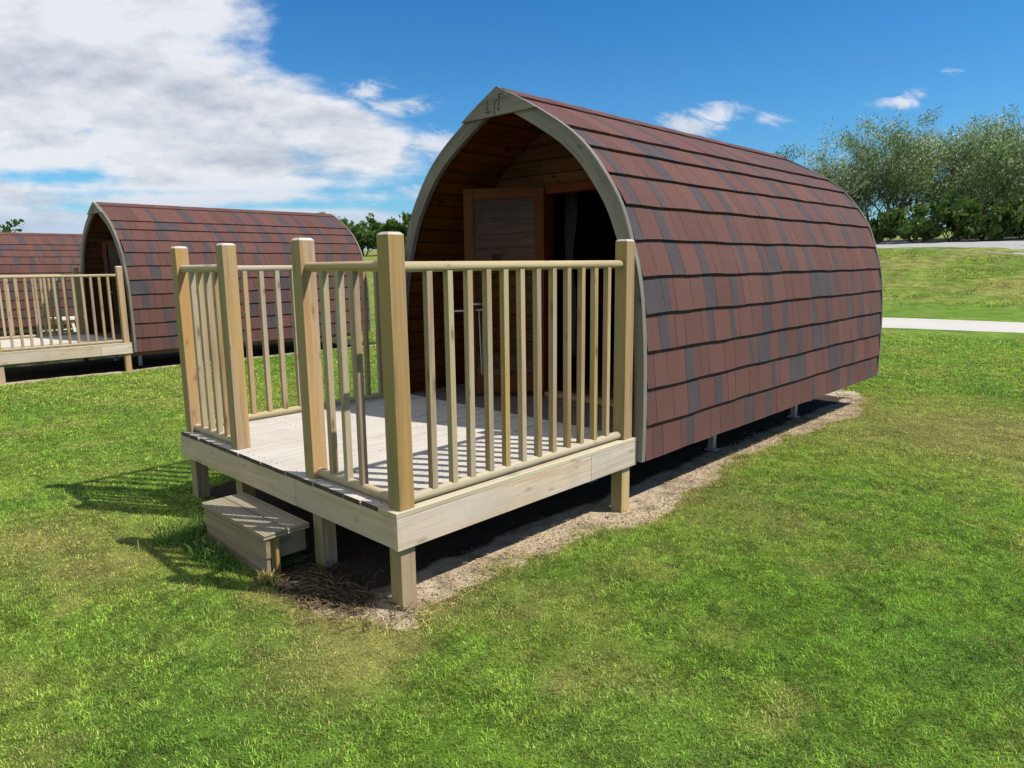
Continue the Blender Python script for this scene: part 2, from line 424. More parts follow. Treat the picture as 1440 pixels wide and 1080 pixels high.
# ------------------------------------------------------------------ object helpers
def tag(o, label=None, cat=None, group=None, kind=None):
    if label: o['label'] = label
    if cat: o['category'] = cat
    if group: o['group'] = group
    if kind: o['kind'] = kind
    return o
def empty(name, loc, rz=0.0):
    o = bpy.data.objects.new(name, None)
    o.location = loc; o.rotation_euler = (0, 0, rz)
    o.empty_display_size = 0.3
    C.objects.link(o)
    return o
class MB:
    """collects faces with metre-scaled UVs, links them as ONE mesh object"""
    def __init__(s):
        s.v = []; s.f = []; s.uv = []; s.mi = []
    def face(s, pts, uvs, mi=0):
        k = len(s.v)
        s.v += [tuple(p) for p in pts]
        s.f.append(tuple(range(k, k + len(pts))))
        s.uv += uvs; s.mi.append(mi)
    def box(s, a, b, axis=0, mi=0, end_mi=None, seed=None):
        """axis = grain direction"""
        (x0, y0, z0), (x1, y1, z1) = a, b
        off = random.random() * 40 if seed is None else seed
        k = len(s.v)
        P = [(x0, y0, z0), (x1, y0, z0), (x1, y1, z0), (x0, y1, z0), (x0, y0, z1), (x1, y0, z1), (x1, y1, z1), (x0, y1, z1)]
        s.v += P
        F = [((0, 3, 2, 1), 2), ((4, 5, 6, 7), 2), ((0, 1, 5, 4), 1), ((2, 3, 7, 6), 1), ((1, 2, 6, 5), 0), ((3, 0, 4, 7), 0)]
        for n_, (f, nax) in enumerate(F):
            s.f.append(tuple(k + i for i in f))
            if nax == axis:
                o1, o2 = [q for q in range(3) if q != axis]
                s.uv += [(P[i][o1] * 0.3 + off, P[i][o2] + off) for i in f]
                s.mi.append(mi if end_mi is None else end_mi)
            else:
                cr = [q for q in range(3) if q not in (axis, nax)][0]
                s.uv += [(P[i][axis] + off, P[i][cr] + off + 0.31 * n_) for i in f]
                s.mi.append(mi)
        return s
    def tube(s, p0, p1, r, n=14, mi=0, cap=True):
        p0 = Vector(p0); p1 = Vector(p1); d = (p1 - p0); L = d.length; d.normalize()
        a = d.orthogonal().normalized(); b = d.cross(a)
        off = random.random() * 40
        k = len(s.v)
        for i in range(n):
            q = a * math.cos(2 * math.pi * i / n) * r + b * math.sin(2 * math.pi * i / n) * r
            s.v += [tuple(p0 + q), tuple(p1 + q)]
        for i in range(n):
            j = (i + 1) % n
            s.f.append((k + 2 * i, k + 2 * j, k + 2 * j + 1, k + 2 * i + 1)); s.mi.append(mi)
            c0, c1 = i * 2 * math.pi * r / n + off, (i + 1) * 2 * math.pi * r / n + off
            s.uv += [(off, c0), (off, c1), (off + L, c1), (off + L, c0)]
        if cap:
            s.f.append(tuple(k + 2 * i for i in reversed(range(n)))); s.uv += [(off, off)] * n; s.mi.append(mi)
            s.f.append(tuple(k + 2 * i + 1 for i in range(n))); s.uv += [(off, off)] * n; s.mi.append(mi)
        return s
    def build(s, name, mats, parent=None, bevel=0.0, smooth=False, seg=2):
        me = bpy.data.meshes.new(name)
        me.from_pydata(s.v, [], s.f)
        ul = me.uv_layers.new(name='UVMap')
        ul.data.foreach_set('uv', np.array(s.uv, dtype=np.float32).ravel())
        if not isinstance(mats, (list, tuple)):
            mats = [mats]
        for q in mats:
            me.materials.append(q)
        me.polygons.foreach_set('material_index', s.mi)
        me.polygons.foreach_set('use_smooth', [bool(smooth)] * len(s.f))
        me.update()
        o = bpy.data.objects.new(name, me)
        C.objects.link(o)
        if parent: o.parent = parent
        if bevel:
            bv = o.modifiers.new('bevel', 'BEVEL'); bv.width = bevel; bv.segments = seg; bv.limit_method = 'ANGLE'; bv.angle_limit = R(40)
        return o
def children(o):
    return [c for c in bpy.data.objects if c.parent == o]
def copy_tree(o, parent=None):
    c = o.copy(); C.objects.link(c); c.parent = parent
    for ch in children(o):
        copy_tree(ch, c)
    return c
def np_mesh(name, verts, faces_flat, loop_start, mats, attrs=None, parent=None, smooth=False):
    """fast mesh from arrays; attrs: {name: (n,3) colour or (n,) float}"""
    me = bpy.data.meshes.new(name)
    me.vertices.add(len(verts))
    me.vertices.foreach_set('co', np.asarray(verts, np.float32).ravel())
    me.loops.add(len(faces_flat))
    me.loops.foreach_set('vertex_index', np.asarray(faces_flat, np.int32))
    me.polygons.add(len(loop_start))
    me.polygons.foreach_set('loop_start', np.asarray(loop_start, np.int32))
    me.update(calc_edges=True)
    me.validate()
    for k, a in (attrs or {}).items():
        a = np.asarray(a, np.float32)
        if a.ndim == 2:
            la = me.attributes.new(k, 'FLOAT_COLOR', 'POINT')
            la.data.foreach_set('color', np.concatenate([a, np.ones((len(a), 1), np.float32)], 1).ravel())
        else:
            la = me.attributes.new(k, 'FLOAT', 'POINT')
            la.data.foreach_set('value', a)
    for q in (mats if isinstance(mats, (list, tuple)) else [mats]):
        me.materials.append(q)
    me.polygons.foreach_set('use_smooth', np.full(len(loop_start), bool(smooth)))
    o = bpy.data.objects.new(name, me)
    C.objects.link(o)
    if parent: o.parent = parent
    return o

# ------------------------------------------------------------------ terrain
POD2 = (-10.3261, 0.247, -0.0866, 0.0088)
POD3 = (-20.3, -0.35, -0.2, 0.006)
def height(x, y):
    x = np.asarray(x, float); y = np.asarray(y, float)
    s = y - (24.3 + 0.02 * x) + 0.5 * (fbm(x, y, 0.12, 3, 5) - 0.5)
    h = 2.1 * sstep(s, 0.0, 8.0) * 1.0 + 0.055 * np.clip(s - 6.0, 0, 60)
    h = h + 0.22 * (fbm(x, y, 0.35, 4, 9) - 0.5) * sstep(s, 0.0, 3.0) * (1 - 0.85 * sstep(s, 4.0, 5.5))
    bk = sstep(s, -0.6, 0.4) * (1 - sstep(s, 3.5, 5.5))
    h = h + bk * (0.16 * (fbm(x * 0.35, y * 1.5, 1.0, 4, 10) - 0.5) + 0.10 * sstep(fbm(x * 0.16, y, 0.9, 3, 12), 0.46, 0.50))
    h = h - 0.0095 * np.clip(-x - 1.5, 0, 30) * sstep(-y, -22, -10)
    # lumps of a mown field
    near = 1 - sstep(np.hypot(x - 1, y), 25, 40)
    h = h + near * (0.030 * (fbm(x, y, 0.8, 3, 21) - 0.5) * sstep(np.hypot(np.maximum(np.abs(x) - 1.4, 0), np.maximum(np.abs(y - 1.5) - 4, 0)), 0, 1.5) + 0.008 * (fbm(x, y, 6, 2, 22) - 0.5))
    return h
_edge_y = [-2.6, -2.2, -2.05, -1.7, -1.36, -1.0, -0.5, -0.28, 0.3, 1.0, 2.2, 3.0, 3.8, 4.7, 5.3, 5.7]
_edge_x = [0.6, 1.15, 1.40, 1.31, 1.26, 1.27, 1.25, 1.42, 1.38, 1.29, 1.18, 1.23, 1.36, 1.22, 0.9, 0.0]
def soil_mask(x, y):
    """1 = bare ground; soft 0..1 edge"""
    x = np.asarray(x, float); y = np.asarray(y, float)
    ex = np.interp(y, _edge_y, _edge_x)
    n_ = 0.34 * (fbm(x, y, 3.6, 4, 31) - 0.5)
    d = np.minimum(np.minimum(ex - x, x + 1.32), 5.45 - y)
    fy = np.where(x > 0.35, -2.28, np.where(x < -0.42, -1.93, -1.98))
    d = np.minimum(d, (y - fy))
    m1 = sstep(d + n_, -0.14, 0.12)
    c, s_ = math.cos(POD2[3]), math.sin(POD2[3])
    X = (x - POD2[0]) * c + (y - POD2[1]) * s_; Y = -(x - POD2[0]) * s_ + (y - POD2[1]) * c
    m2 = sstep(np.minimum(np.minimum(1.46 - X, X + 1.3), np.minimum(Y + 2.2, 5.2 - Y)) + n_, -0.10, 0.10)
    X = x - POD3[0]; Y = y - POD3[1]
    m3 = sstep(np.minimum(np.minimum(1.3 - X, X + 1.3), np.minimum(Y + 2.1, 5.1 - Y)) + n_, -0.06, 0.06)
    return np.maximum(np.maximum(m1, m2), m3)
DRY = [(2.25, 4.1, 1.0, .9), (2.9, 3.6, .8, .8), (1.8, 3.0, .6, .55), (-0.98, -2.95, .5, .8), (-0.35, -2.75, .4, .75), (1.45, -2.45, .3, .7), (1.9, .3, .5, .6), (1.15, -2.3, .35, .5)]
def dryness(x, y):
    d = 0.38 * sstep(fbm(x, y, 1.7, 4, 41), 0.56, 0.78) + 0.42 * sstep(fbm(x, y, 4.2, 3, 47), 0.60, 0.82)
    for cx, cy, r, k in DRY:
        q = np.exp(-((x - cx) ** 2 + (y - cy) ** 2) / (r * r))
        d = d + k * q * (0.45 + 0.9 * fbm(x, y, 3.0, 3, 43))
    ex = np.interp(y, _edge_y, _edge_x)
    d = d + 0.75 * np.exp(-(np.maximum(x - ex, 0) / 0.14) ** 2) * ((y > -2.3) & (y < 5.2) & (x > ex - 0.3)) + 0.7 * np.exp(-(np.minimum(y + 2.3, 0) / 0.10) ** 2) * ((x > 0.5) & (x < 1.6) & (y < -2.1))
    s = y - (24.3 + 0.02 * x)
    d = d + sstep(s, -1, 3) * (0.25 + 0.9 * sstep(fbm(x * 0.5, y * 1.3, 0.8, 5, 44), 0.42, 0.62))
    return np.clip(d, 0, 1)
G_A = np.array([0.182, 0.325, 0.034]); G_B = np.array([0.272, 0.385, 0.058]); G_C = np.array([0.140, 0.285, 0.036])
STRAW = np.array([0.50, 0.38, 0.15])
def lawn_col(x, y, rnd):
    side = (x - CAM[0]) * 0.7194 + (y - CAM[1]) * 0.6946      # the lawn is yellower to the left, lusher to the right
    g = sstep(0.16 * sstep(-side, -1.0, 4.0) - 0.05 + fbm(x, y, 0.45, 4, 51) + 0.30 * (fbm(x, y, 2.5, 3, 52) - 0.5), 0.30, 0.70)[:, None]
    c = G_A * (1 - g) + G_B * g
    q = sstep(fbm(x, y, 1.6, 4, 53), 0.48, 0.75)[:, None]
    c = c * (1 - 0.55 * q) + G_C * 0.55 * q
    d = dryness(x, y)[:, None]
    c = c * (1 - 0.45 * d) + STRAW * 0.45 * d
    return c

def axis_coords(a, b, step, far, growth=1.12):
    core = list(np.arange(a, b + 1e-6, step))
    s = step; x = b; hi = []
    while x < far:
        s *= growth if x < 42 else 1.12; x += s; hi.append(x)
    s = step; x = a; lo = []
    while x > -far:
        s *= growth if x > -30 else 1.12; x -= s; lo.append(x)
    return np.array(lo[::-1] + core + hi)
gx = axis_coords(-4.0, 5.5, 0.06, 420, 1.02)
gy = axis_coords(-4.2, 7.0, 0.06, 420, 1.02)
X, Y = np.meshgrid(gx, gy)
xs, ys = X.ravel(), Y.ravel()
zs = height(xs, ys)
soil = soil_mask(xs, ys)
zs = zs - 0.022 * soil * sstep(6 - np.abs(ys), 0, 1) + 0.012 * soil * (fbm(xs, ys, 9, 2, 61) - 0.5)
gc = lawn_col(xs, ys, 0)
def peat_shade_mask(x, y):  # shade under the deck and pods painted as dark soil, plus corner peat
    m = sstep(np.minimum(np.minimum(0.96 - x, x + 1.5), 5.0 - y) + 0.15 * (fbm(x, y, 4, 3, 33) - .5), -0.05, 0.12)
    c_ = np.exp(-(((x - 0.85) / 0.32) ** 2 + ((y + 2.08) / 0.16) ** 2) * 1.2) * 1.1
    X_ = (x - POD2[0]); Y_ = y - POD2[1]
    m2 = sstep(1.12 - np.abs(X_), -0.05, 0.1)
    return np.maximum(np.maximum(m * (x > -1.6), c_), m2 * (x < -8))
peat_shade = peat_shade_mask(xs, ys)
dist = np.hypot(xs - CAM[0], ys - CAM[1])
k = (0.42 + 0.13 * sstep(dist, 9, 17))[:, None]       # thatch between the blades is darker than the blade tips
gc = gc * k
nx, ny = len(gx), len(gy)
idx = np.arange(nx * ny).reshape(ny, nx)
quads = np.stack([idx[:-1, :-1], idx[:-1, 1:], idx[1:, 1:], idx[1:, :-1]], -1).reshape(-1, 4)
gr_o = np_mesh('ground', np.stack([xs, ys, zs], 1), quads.ravel(), np.arange(len(quads)) * 4, M['ground'], {'gcol': gc, 'soil': soil, 'peat_shade': peat_shade}, smooth=True)
tag(gr_o, kind='structure')

def ribbon(name, pts, mat, lift, n=6, seg=0.8, wob=0.06):
    """pts: list of (near xy, far xy) edge pairs laid on the ground"""
    A = np.array([p[0] for p in pts], float); B = np.array([p[1] for p in pts], float)
    L = np.r_[0, np.cumsum(np.hypot(*(np.diff((A + B) / 2, axis=0).T)))]
    t_ = np.linspace(0, L[-1], int(L[-1] / seg) + 2)
    def smooth_interp(P):
        return np.stack([np.interp(t_, L, P[:, i]) for i in (0, 1)], 1)
    A2, B2 = smooth_interp(A), smooth_interp(B)
    for _ in range(2):
        A2[1:-1] = (A2[:-2] + 2 * A2[1:-1] + A2[2:]) / 4; B2[1:-1] = (B2[:-2] + 2 * B2[1:-1] + B2[2:]) / 4
    j = wob * (np.random.default_rng(3).random(len(t_)) - 0.5)
    V = []
    for i in range(n + 1):
        f = i / n
        P = A2 * (1 - f) + B2 * f
        if i in (0, n): P = P + j[:, None]
        z = height(P[:, 0], P[:, 1]) + (lift if 0 < i < n else 0.004)
        V.append(np.c_[P, z])
    V = np.concatenate(V)
    m_ = len(t_)
    id_ = np.arange(m_ * (n + 1)).reshape(n + 1, m_)
    q = np.stack([id_[:-1, :-1], id_[:-1, 1:], id_[1:, 1:], id_[1:, :-1]], -1).reshape(-1, 4)
    o = np_mesh(name, V, q.ravel(), np.arange(len(q)) * 4, mat, smooth=True)
    tag(o, kind='structure')
    return o
ribbon('path', [((26, 16.3), (26, 20.0)), ((1.15, 15.1), (0.9, 18.2)), ((-1.7, 14.8), (-2.6, 18.2)), ((-3.6, 13.9), (-5.6, 17.2)), ((-5.2, 11.6), (-8.2, 13.4)), ((-5.8, 9.6), (-8.6, 10.2)), ((-5.6, 8.6), (-8.2, 8.4))], M['path'], 0.02)

# ------------------------------------------------------------------ pod profile
PROF = [(0, 2.8666), (.19, 2.772), (.385, 2.665), (.62, 2.52), (.795, 2.375), (.935, 2.21), (1.066, 2.01), (1.158, 1.77), (1.225, 1.54), (1.260, 1.285), (1.276, 1.05), (1.282, .81), (1.284, .56), (1.279, .31)][::-1]
def _cr(P, n=12):
    P = [np.array(p) for p in P]; P = [2 * P[0] - P[1]] + P + [2 * P[-1] - P[-2]]
    out = []
    for i in range(1, len(P) - 2):
        for k_ in range(n):
            t_ = k_ / n
            a, b, c, d = P[i - 1], P[i], P[i + 1], P[i + 2]
            out.append(0.5 * ((2 * b) + (c - a) * t_ + (2 * a - 5 * b + 4 * c - d) * t_ ** 2 + (-a + 3 * b - 3 * c + d) * t_ ** 3))
    out.append(P[-2])
    return np.array(out)
_pc = _cr(PROF)
_ps = np.r_[0, np.cumsum(np.hypot(*np.diff(_pc, axis=0).T))]
ARC = _ps[-1]
_tg = np.gradient(_pc, _ps, axis=0); _tg /= np.hypot(*_tg.T)[:, None]
def prof(s, off=0.0):
    """point on the right-hand profile at arc length s from the eaves, moved outwards by off"""
    x = np.interp(s, _ps, _pc[:, 0]); z = np.interp(s, _ps, _pc[:, 1])
    tx = np.interp(s, _ps, _tg[:, 0]); tz = np.interp(s, _ps, _tg[:, 1])
    return max(x + tz * off, 0.0), z - tx * off
def half_width(z, off):
    """inner half width at height z"""
    best = [prof(s, off) for s in np.linspace(0, ARC, 160)]
    zz_ = [b[1] for b in best]; xx_ = [b[0] for b in best]
    return float(np.interp(z, zz_, xx_))
LEN = 4.752
TILE0 = -0.014
def make_pod(with_mark=True):
    root = empty('camping_pod', (0, 0, 0))
    # --- shingles
    n_course = 11
    step = 0.243
    V = []; F = []; uvs = []; cols = []
    rg = np.random.default_rng(11)
    y0, y1 = 0.004, LEN - 0.004
    for side in (1, -1):
        for i in range(n_course):
            s0 = i * step; s1 = min((i + 1) * step + 0.035, ARC)
            if i == n_course - 1: s1 = ARC
            STRIP = [(0.205, 'L'), (0.125, 'N'), (0.235, 'N'), (0.175, 'R'), (0.255, 'N'), (0.150, 'L'), (0.220, 'N'), (0.190, 'N'), (0.160, 'B'), (0.235, 'N')]
            y = y0 - ((i * 0.345 + (0.1 if side > 0 else 0.5) + rg.random() * 0.10) % 0.55)
            ti_ = (i * 3) % 10
            ph = rg.random() * 10
            while y < y1:
                wd, kk = STRIP[ti_ % 10]; ti_ += 1
                ya, yb = max(y, y0), min(y + wd - 0.0035, y1)
                y += wd
                if yb - ya < 0.02: continue
                tone = rg.random(); tone2 = rg.random()
                if kk == 'N' and rg.random() < 0.08: kk = 'B'
                elif kk != 'N' and rg.random() < 0.15: kk = 'N'
                pat = {'L': [(0, 1), (.1, 1), (.42, 1), (.62, 0.15), (1, 0)], 'R': [(0, 0), (.35, .1), (.55, .95), (.9, 1), (1, 1)],
                       'B': [(0, .85), (.2, 1), (.5, 1), (.8, 1), (1, .9)], 'N': [(0, .12), (.1, 0), (.5, 0), (.9, 0), (1, .1)]}[kk]
                jit = (rg.random() - 0.5) * 0.003; jo = rg.random() * 0.003
                S = [s0 + jit, s0 + 0.33 * (s1 - s0), s0 + 0.66 * (s1 - s0), s1]
                O = [0.0225 + jo, 0.0150, 0.0075, 0.0005]
                k0 = len(V)
                for (f_, g_) in pat:
                    yy = ya + f_ * (yb - ya)
                    wv = 0.0028 * math.sin(yy * 3.1 + ph) + 0.0022 * math.sin(yy * 9.3 + ph * 2)
                    for a in range(4):
                        x_, z_ = prof(max(S[a] + (wv if a == 0 else 0), 0.0), O[a] + TILE0)
                        V.append((side * x_, yy, z_)); cols.append((g_, tone, tone2))
                    # lip under the bottom edge
                    x_, z_ = prof(max(S[0] + wv + 0.004, 0.0), -0.004 + TILE0)
                    V.append((side * x_, yy, z_)); cols.append((g_, tone, tone2))
                for c in range(len(pat) - 1):
                    a0 = k0 + c * 5; b0 = a0 + 5
                    for a in range(3):
                        q = (a0 + a, b0 + a, b0 + a + 1, a0 + a + 1)
                        F.append(q if side > 0 else q[::-1])
                    q = (a0 + 4, b0 + 4, b0, a0)
                    F.append(q if side > 0 else q[::-1])
    V = np.array(V); F = np.array(F)
    o = np_mesh('shingle_cladding', V, F.ravel(), np.arange(len(F)) * 4, M['shingle'], {'tab': np.array(cols)}, root)
    # uv: y along, height across
    ul = o.data.uv_layers.new(name='UVMap')
    li = np.empty(len(o.data.loops), np.int32); o.data.loops.foreach_get('vertex_index', li)
    co = np.empty(len(o.data.vertices) * 3, np.float32); o.data.vertices.foreach_get('co', co); co = co.reshape(-1, 3)
    ul.data.foreach_set('uv', np.c_[co[li, 1] + 7 * (co[li, 0] < 0), co[li, 2] + 0.3 * np.abs(co[li, 0])].astype(np.float32).ravel())
    # --- ridge capping, folded felt pieces
    b = MB(); y = 0.0
    cols = []
    while y < LEN - 0.03:
        wd = 0.235; ye = min(y + wd + 0.02, LEN)
        hh = 0.004 * random.random()
        for sd in (1, -1):
            p = [prof(ARC - 0.125, 0.006 + hh), prof(ARC - 0.06, 0.008 + hh), (0.0, 2.8666 + 0.010 + hh)]
            for a in range(2):
                (xa, za), (xb, zb) = p[a], p[a + 1]
                q = [(sd * xa, y, za), (sd * xa, ye, za), (sd * xb, ye, zb + 0.0), (sd * xb, y, zb + 0.0)]
                if sd < 0: q = q[::-1]
                b.face(q, [(v_[1], v_[2]) for v_ in q])
            q = [(sd * p[0][0], y, p[0][1] - 0.008), (sd * p[0][0], ye, p[0][1] - 0.008), (sd * p[0][0], ye, p[0][1]), (sd * p[0][0], y, p[0][1])]
            b.face(q if sd > 0 else q[::-1], [(v_[1], v_[2]) for v_ in q])
        y += wd
    ro = b.build('ridge_cap', M['shingle'], root)
    a_ = ro.data.attributes.new('tab', 'FLOAT_COLOR', 'POINT')
    nv = len(ro.data.vertices); seg_ = np.repeat(np.random.default_rng(5).random((nv // 24 + 1, 2)), 24, 0)[:nv]
    a_.data.foreach_set('color', np.c_[seg_[:, 0] * 0.25, seg_[:, 1], seg_[:, 0], np.ones(nv)].astype(np.float32).ravel())
    # --- shell behind the shingles (closed at its edges)
    def shell(name, off, ya, yb, mat, flip=False, nseg=40):
        b = MB()
        for sd in (1, -1):
            for i in range(nseg):
                a = prof(ARC * i / nseg, off); c = prof(ARC * (i + 1) / nseg, off)
                q = [(sd * a[0], ya, a[1]), (sd * a[0], yb, a[1]), (sd * c[0], yb, c[1]), (sd * c[0], ya, c[1])]
                if (sd < 0) != flip: q = q[::-1]
                b.face(q, [(v_[1], v_[2]) for v_ in q])
        return b.build(name, mat, root, smooth=True)
    shell('roof_shell', TILE0 - 0.006, 0.02, LEN - 0.02, M['underlay'])
    # --- inner lining: long boards running front to back
    def lining(name, ya, yb):
        b = MB(); bw = 0.118
        n_ = int(ARC / bw) + 1
        for sd in (1, -1):
            for i in range(n_):
                sA, sB = i * bw + 0.0035, min((i + 1) * bw - 0.0035, ARC - 0.02)
                if sB <= sA: continue
                off = random.random() * 30
                p = [prof(sA, -0.052), prof(sA + 0.006, -0.060), prof((sA + sB) / 2, -0.0605), prof(sB - 0.006, -0.060), prof(sB, -0.052)]
                for a in range(4):
                    q = [(sd * p[a][0], ya, p[a][1]), (sd * p[a + 1][0], ya, p[a + 1][1]), (sd * p[a + 1][0], yb, p[a + 1][1]), (sd * p[a][0], yb, p[a][1])]
                    uv_ = [(ya + off, a * .03 + off), (ya + off, a * .03 + .03 + off), (yb + off, a * .03 + .03 + off), (yb + off, a * .03 + off)]
                    if sd < 0: q = q[::-1]; uv_ = uv_[::-1]
                    b.face(q, uv_)
        return b.build(name, M['lining'], root)
    lining('porch_lining', 0.001, 0.70)
    lining('room_lining', 0.745, LEN - 0.05)
    shell('lining_backing', -0.050, 0.001, LEN - 0.02, M['underlay'], flip=True)
    # --- bow shaped edge boards, front and back
    def bow(name, ya, yb, outer, inner, sd, smax=ARC):
        b = MB(); n_ = 44
        ss = np.linspace(0, smax, n_ + 1)
        off = random.random() * 20
        for i in range(n_):
            o0 = prof(ss[i], outer); o1 = prof(ss[i + 1], outer); tp = lambda s_: inner * (0.62 + 0.38 * float(sstep(s_, 0.7, 1.9))); i0 = prof(ss[i], tp(ss[i])); i1 = prof(ss[i + 1], tp(ss[i + 1]))
            X_ = lambda p_, y_: (sd * p_[0], y_, p_[1])
            u0, u1 = ss[i] + off, ss[i + 1] + off
            wv = outer - inner
            for q, uv_ in (([X_(i0, ya), X_(o0, ya), X_(o1, ya), X_(i1, ya)], [(u0, off), (u0, off + wv), (u1, off + wv), (u1, off)]),
                           ([X_(o0, yb), X_(i0, yb), X_(i1, yb), X_(o1, yb)], [(u0, off + wv), (u0, off), (u1, off), (u1, off + wv)]),
                           ([X_(o0, ya), X_(o0, yb), X_(o1, yb), X_(o1, ya)], [(u0, off + .3), (u0, off + .34), (u1, off + .34), (u1, off + .3)]),
                           ([X_(i0, yb), X_(i0, ya), X_(i1, ya), X_(i1, yb)], [(u0, off + .5), (u0, off + .54), (u1, off + .54), (u1, off + .5)])):
                if sd < 0: q = q[::-1]; uv_ = uv_[::-1]
                b.face(q, uv_)
        e0, e1 = prof(0, outer), prof(0, inner * 0.62)
        q = [(sd * e1[0], ya, e1[1]), (sd * e1[0], yb, e1[1]), (sd * e0[0], yb, e0[1]), (sd * e0[0], ya, e0[1])]
        b.face(q if sd > 0 else q[::-1], [(0, 0), (0.04, 0), (0.04, .1), (0, .1)])
        return b.build(name, M['barge'], root)
    for sd in (1, -1):
        bow('arch_board', -0.040, -0.001, 0.006, -0.105, sd, ARC - 0.02)
        bow('arch_board', LEN + 0.001, LEN + 0.032, 0.008, -0.08, sd, ARC - 0.01)
    # --- apex board with its carved mark
    b = MB()
    ya, yb = -0.062, -0.041
    ss = [s for s in np.linspace(0, ARC, 220) if prof(s, 0.006)[1] > 2.668]
    outl = [prof(s, 0.010) for s in ss] + [(0.0, 2.8666 + 0.008)]
    ptsR = [(p[0], p[1]) for p in outl]
    poly = [(-p[0], p[1]) for p in ptsR[:-1]] + [ptsR[-1]] + ptsR[:-1][::-1]
    f_ = [(x_, ya, z_) for x_, z_ in poly]
    b.face(f_[::-1], [(x_ + 3, z_) for x_, z_ in poly][::-1])
    b.face([(x_, yb, z_) for x_, z_ in poly], [(x_ + 3, z_) for x_, z_ in poly])
    n_ = len(poly)
    for i in range(n_):
        j = (i + 1) % n_
        (xa, za), (xb, zb) = poly[i], poly[j]
        b.face([(xa, ya, za), (xb, ya, zb), (xb, yb, zb), (xa, yb, za)], [(xa + 3, za), (xb + 3, zb), (xb + 3, zb + .02), (xa + 3, za + .02)])
    ap = b.build('apex_board', M['barge'], root)
    ap.data.flip_normals() if False else None
    if with_mark:
        b = MB()
        def stroke(x0_, z0_, x1_, z1_, w_=0.008):
            d = Vector((x1_ - x0_, 0, z1_ - z0_)).normalized(); nrm = Vector((-d.z, 0, d.x)) * w_ / 2
            a0 = Vector((x0_, ya - 0.0012, z0_)); a1 = Vector((x1_, ya - 0.0012, z1_))
            q = [a0 - nrm, a1 - nrm, a1 + nrm, a0 + nrm]
            if (q[1] - q[0]).cross(q[2] - q[1]).y > 0: q = q[::-1]
            b.face(q, [(0, 0)] * 4)
            r_ = [Vector((p_.x, ya + 0.001, p_.z)) for p_ in q]
            for i in range(4):
                b.face([q[i], r_[i], r_[(i + 1) % 4], q[(i + 1) % 4]], [(0, 0)] * 4)
        stroke(-0.088, 2.79, -0.088, 2.695, 0.007)
        stroke(-0.122, 2.712, -0.046, 2.708, 0.007)
        stroke(-0.118, 2.735, -0.098, 2.738, 0.006)
        stroke(-0.018, 2.772, -0.018, 2.672, 0.007)
        stroke(-0.020, 2.770, 0.012, 2.786, 0.006)
        stroke(0.030, 2.822, 0.026, 2.716, 0.007)
        stroke(0.034, 2.806, 0.030, 2.792, 0.013)
        stroke(0.012, 2.716, 0.032, 2.712, 0.012)
        b.build('carved_mark', M['carve'], ap)
    # --- porch front wall at y = 0.70
    yw = 0.70; fz = 0.4768
    ox0, ox1, oz = -0.20, 0.64, 2.20
    b = MB(); z = 0.46
    while z < 2.80:
        za, zb = z + 0.0025, min(z + 0.118 - 0.0025, 2.795)
        z += 0.118
        wa, wb = half_width(za, -0.062), half_width(zb, -0.062)
        spans = [(-1, None)] if za >= oz else [(-1, ox0), (1, ox1)]
        for sd, lim in spans:
            if lim is None:
                xa0, xa1, xb0, xb1 = -wa, wa, -wb, wb
            elif sd < 0:
                xa0, xa1, xb0, xb1 = -wa, lim, -wb, lim
            else:
                xa0, xa1, xb0, xb1 = lim, wa, lim, wb
            if xa1 - xa0 < 0.01: continue
            o_ = random.random() * 30
            zt = za + 0.007; zc = zb - 0.007
            rows = [(za, yw + .008, xa0, xa1), (zt, yw, xa0, xa1), (zc, yw, xb0, xb1), (zb, yw + .008, xb0, xb1)]
            for a in range(3):
                r0, r1 = rows[a], rows[a + 1]
                q = [(r0[2], r0[1], r0[0]), (r0[3], r0[1], r0[0]), (r1[3], r1[1], r1[0]), (r1[2], r1[1], r1[0])]
                b.face(q, [(v_[0] + o_, v_[2] + o_) for v_ in q])
    b.build('front_wall', M['lining'], root)
    b = MB()
    for z in np.arange(0.40, 2.79, 0.04):
        z1_ = z + 0.04
        wa, wb = half_width(z, -0.058), half_width(z1_, -0.058)
        sp_ = [(-wa, wa, -wb, wb)] if z >= oz - 0.001 else [(-wa, ox0, -wb, ox0), (ox1, wa, ox1, wb)]
        for (a0, a1, b0, b1) in sp_:
            if a1 <= a0: continue
            b.face([(a0, yw + .02, z), (a1, yw + .02, z), (b1, yw + .02, z1_), (b0, yw + .02, z1_)], [(0, 0)] * 4)
            b.face([(a1, yw + .04, z), (a0, yw + .04, z), (b0, yw + .04, z1_), (b1, yw + .04, z1_)], [(0, 0)] * 4)
    b.build('wall_backing', M['underlay'], root)
    # door frame
    b = MB()
    b.box((ox0 - 0.03, yw - 0.022, fz), (ox0 + 0.025, yw + 0.07, oz - 0.02), 2)
    b.box((ox1 - 0.025, yw - 0.022, fz), (ox1 + 0.03, yw + 0.07, oz - 0.02), 2)
    b.box((ox0 - 0.06, yw - 0.026, oz - 0.018), (ox1 + 0.06, yw + 0.07, oz + 0.05), 0)
    b.build('door_frame', M['door'], root, bevel=0.003)
    MB().box((ox0 + 0.027, yw - 0.05, fz + 0.002), (ox1 - 0.027, yw + 0.06, fz + 0.04), 0).build('threshold', M['riser'], root, bevel=0.004)
    # open glazed door leaf
    hx_, hy_ = -0.188, 0.670
    fx_, fy_ = -0.700, 0.235
    d = Vector((fx_ - hx_, fy_ - hy_, 0)); Ld = d.length
    dr = empty('door', (hx_, hy_, 0), math.atan2(d.y, d.x)); dr.parent = root
    zb_, zt_ = 0.520, 2.235; th = 0.022
    b = MB()
    b.box((0.0, -th, zb_), (0.082, th, zt_), 2)
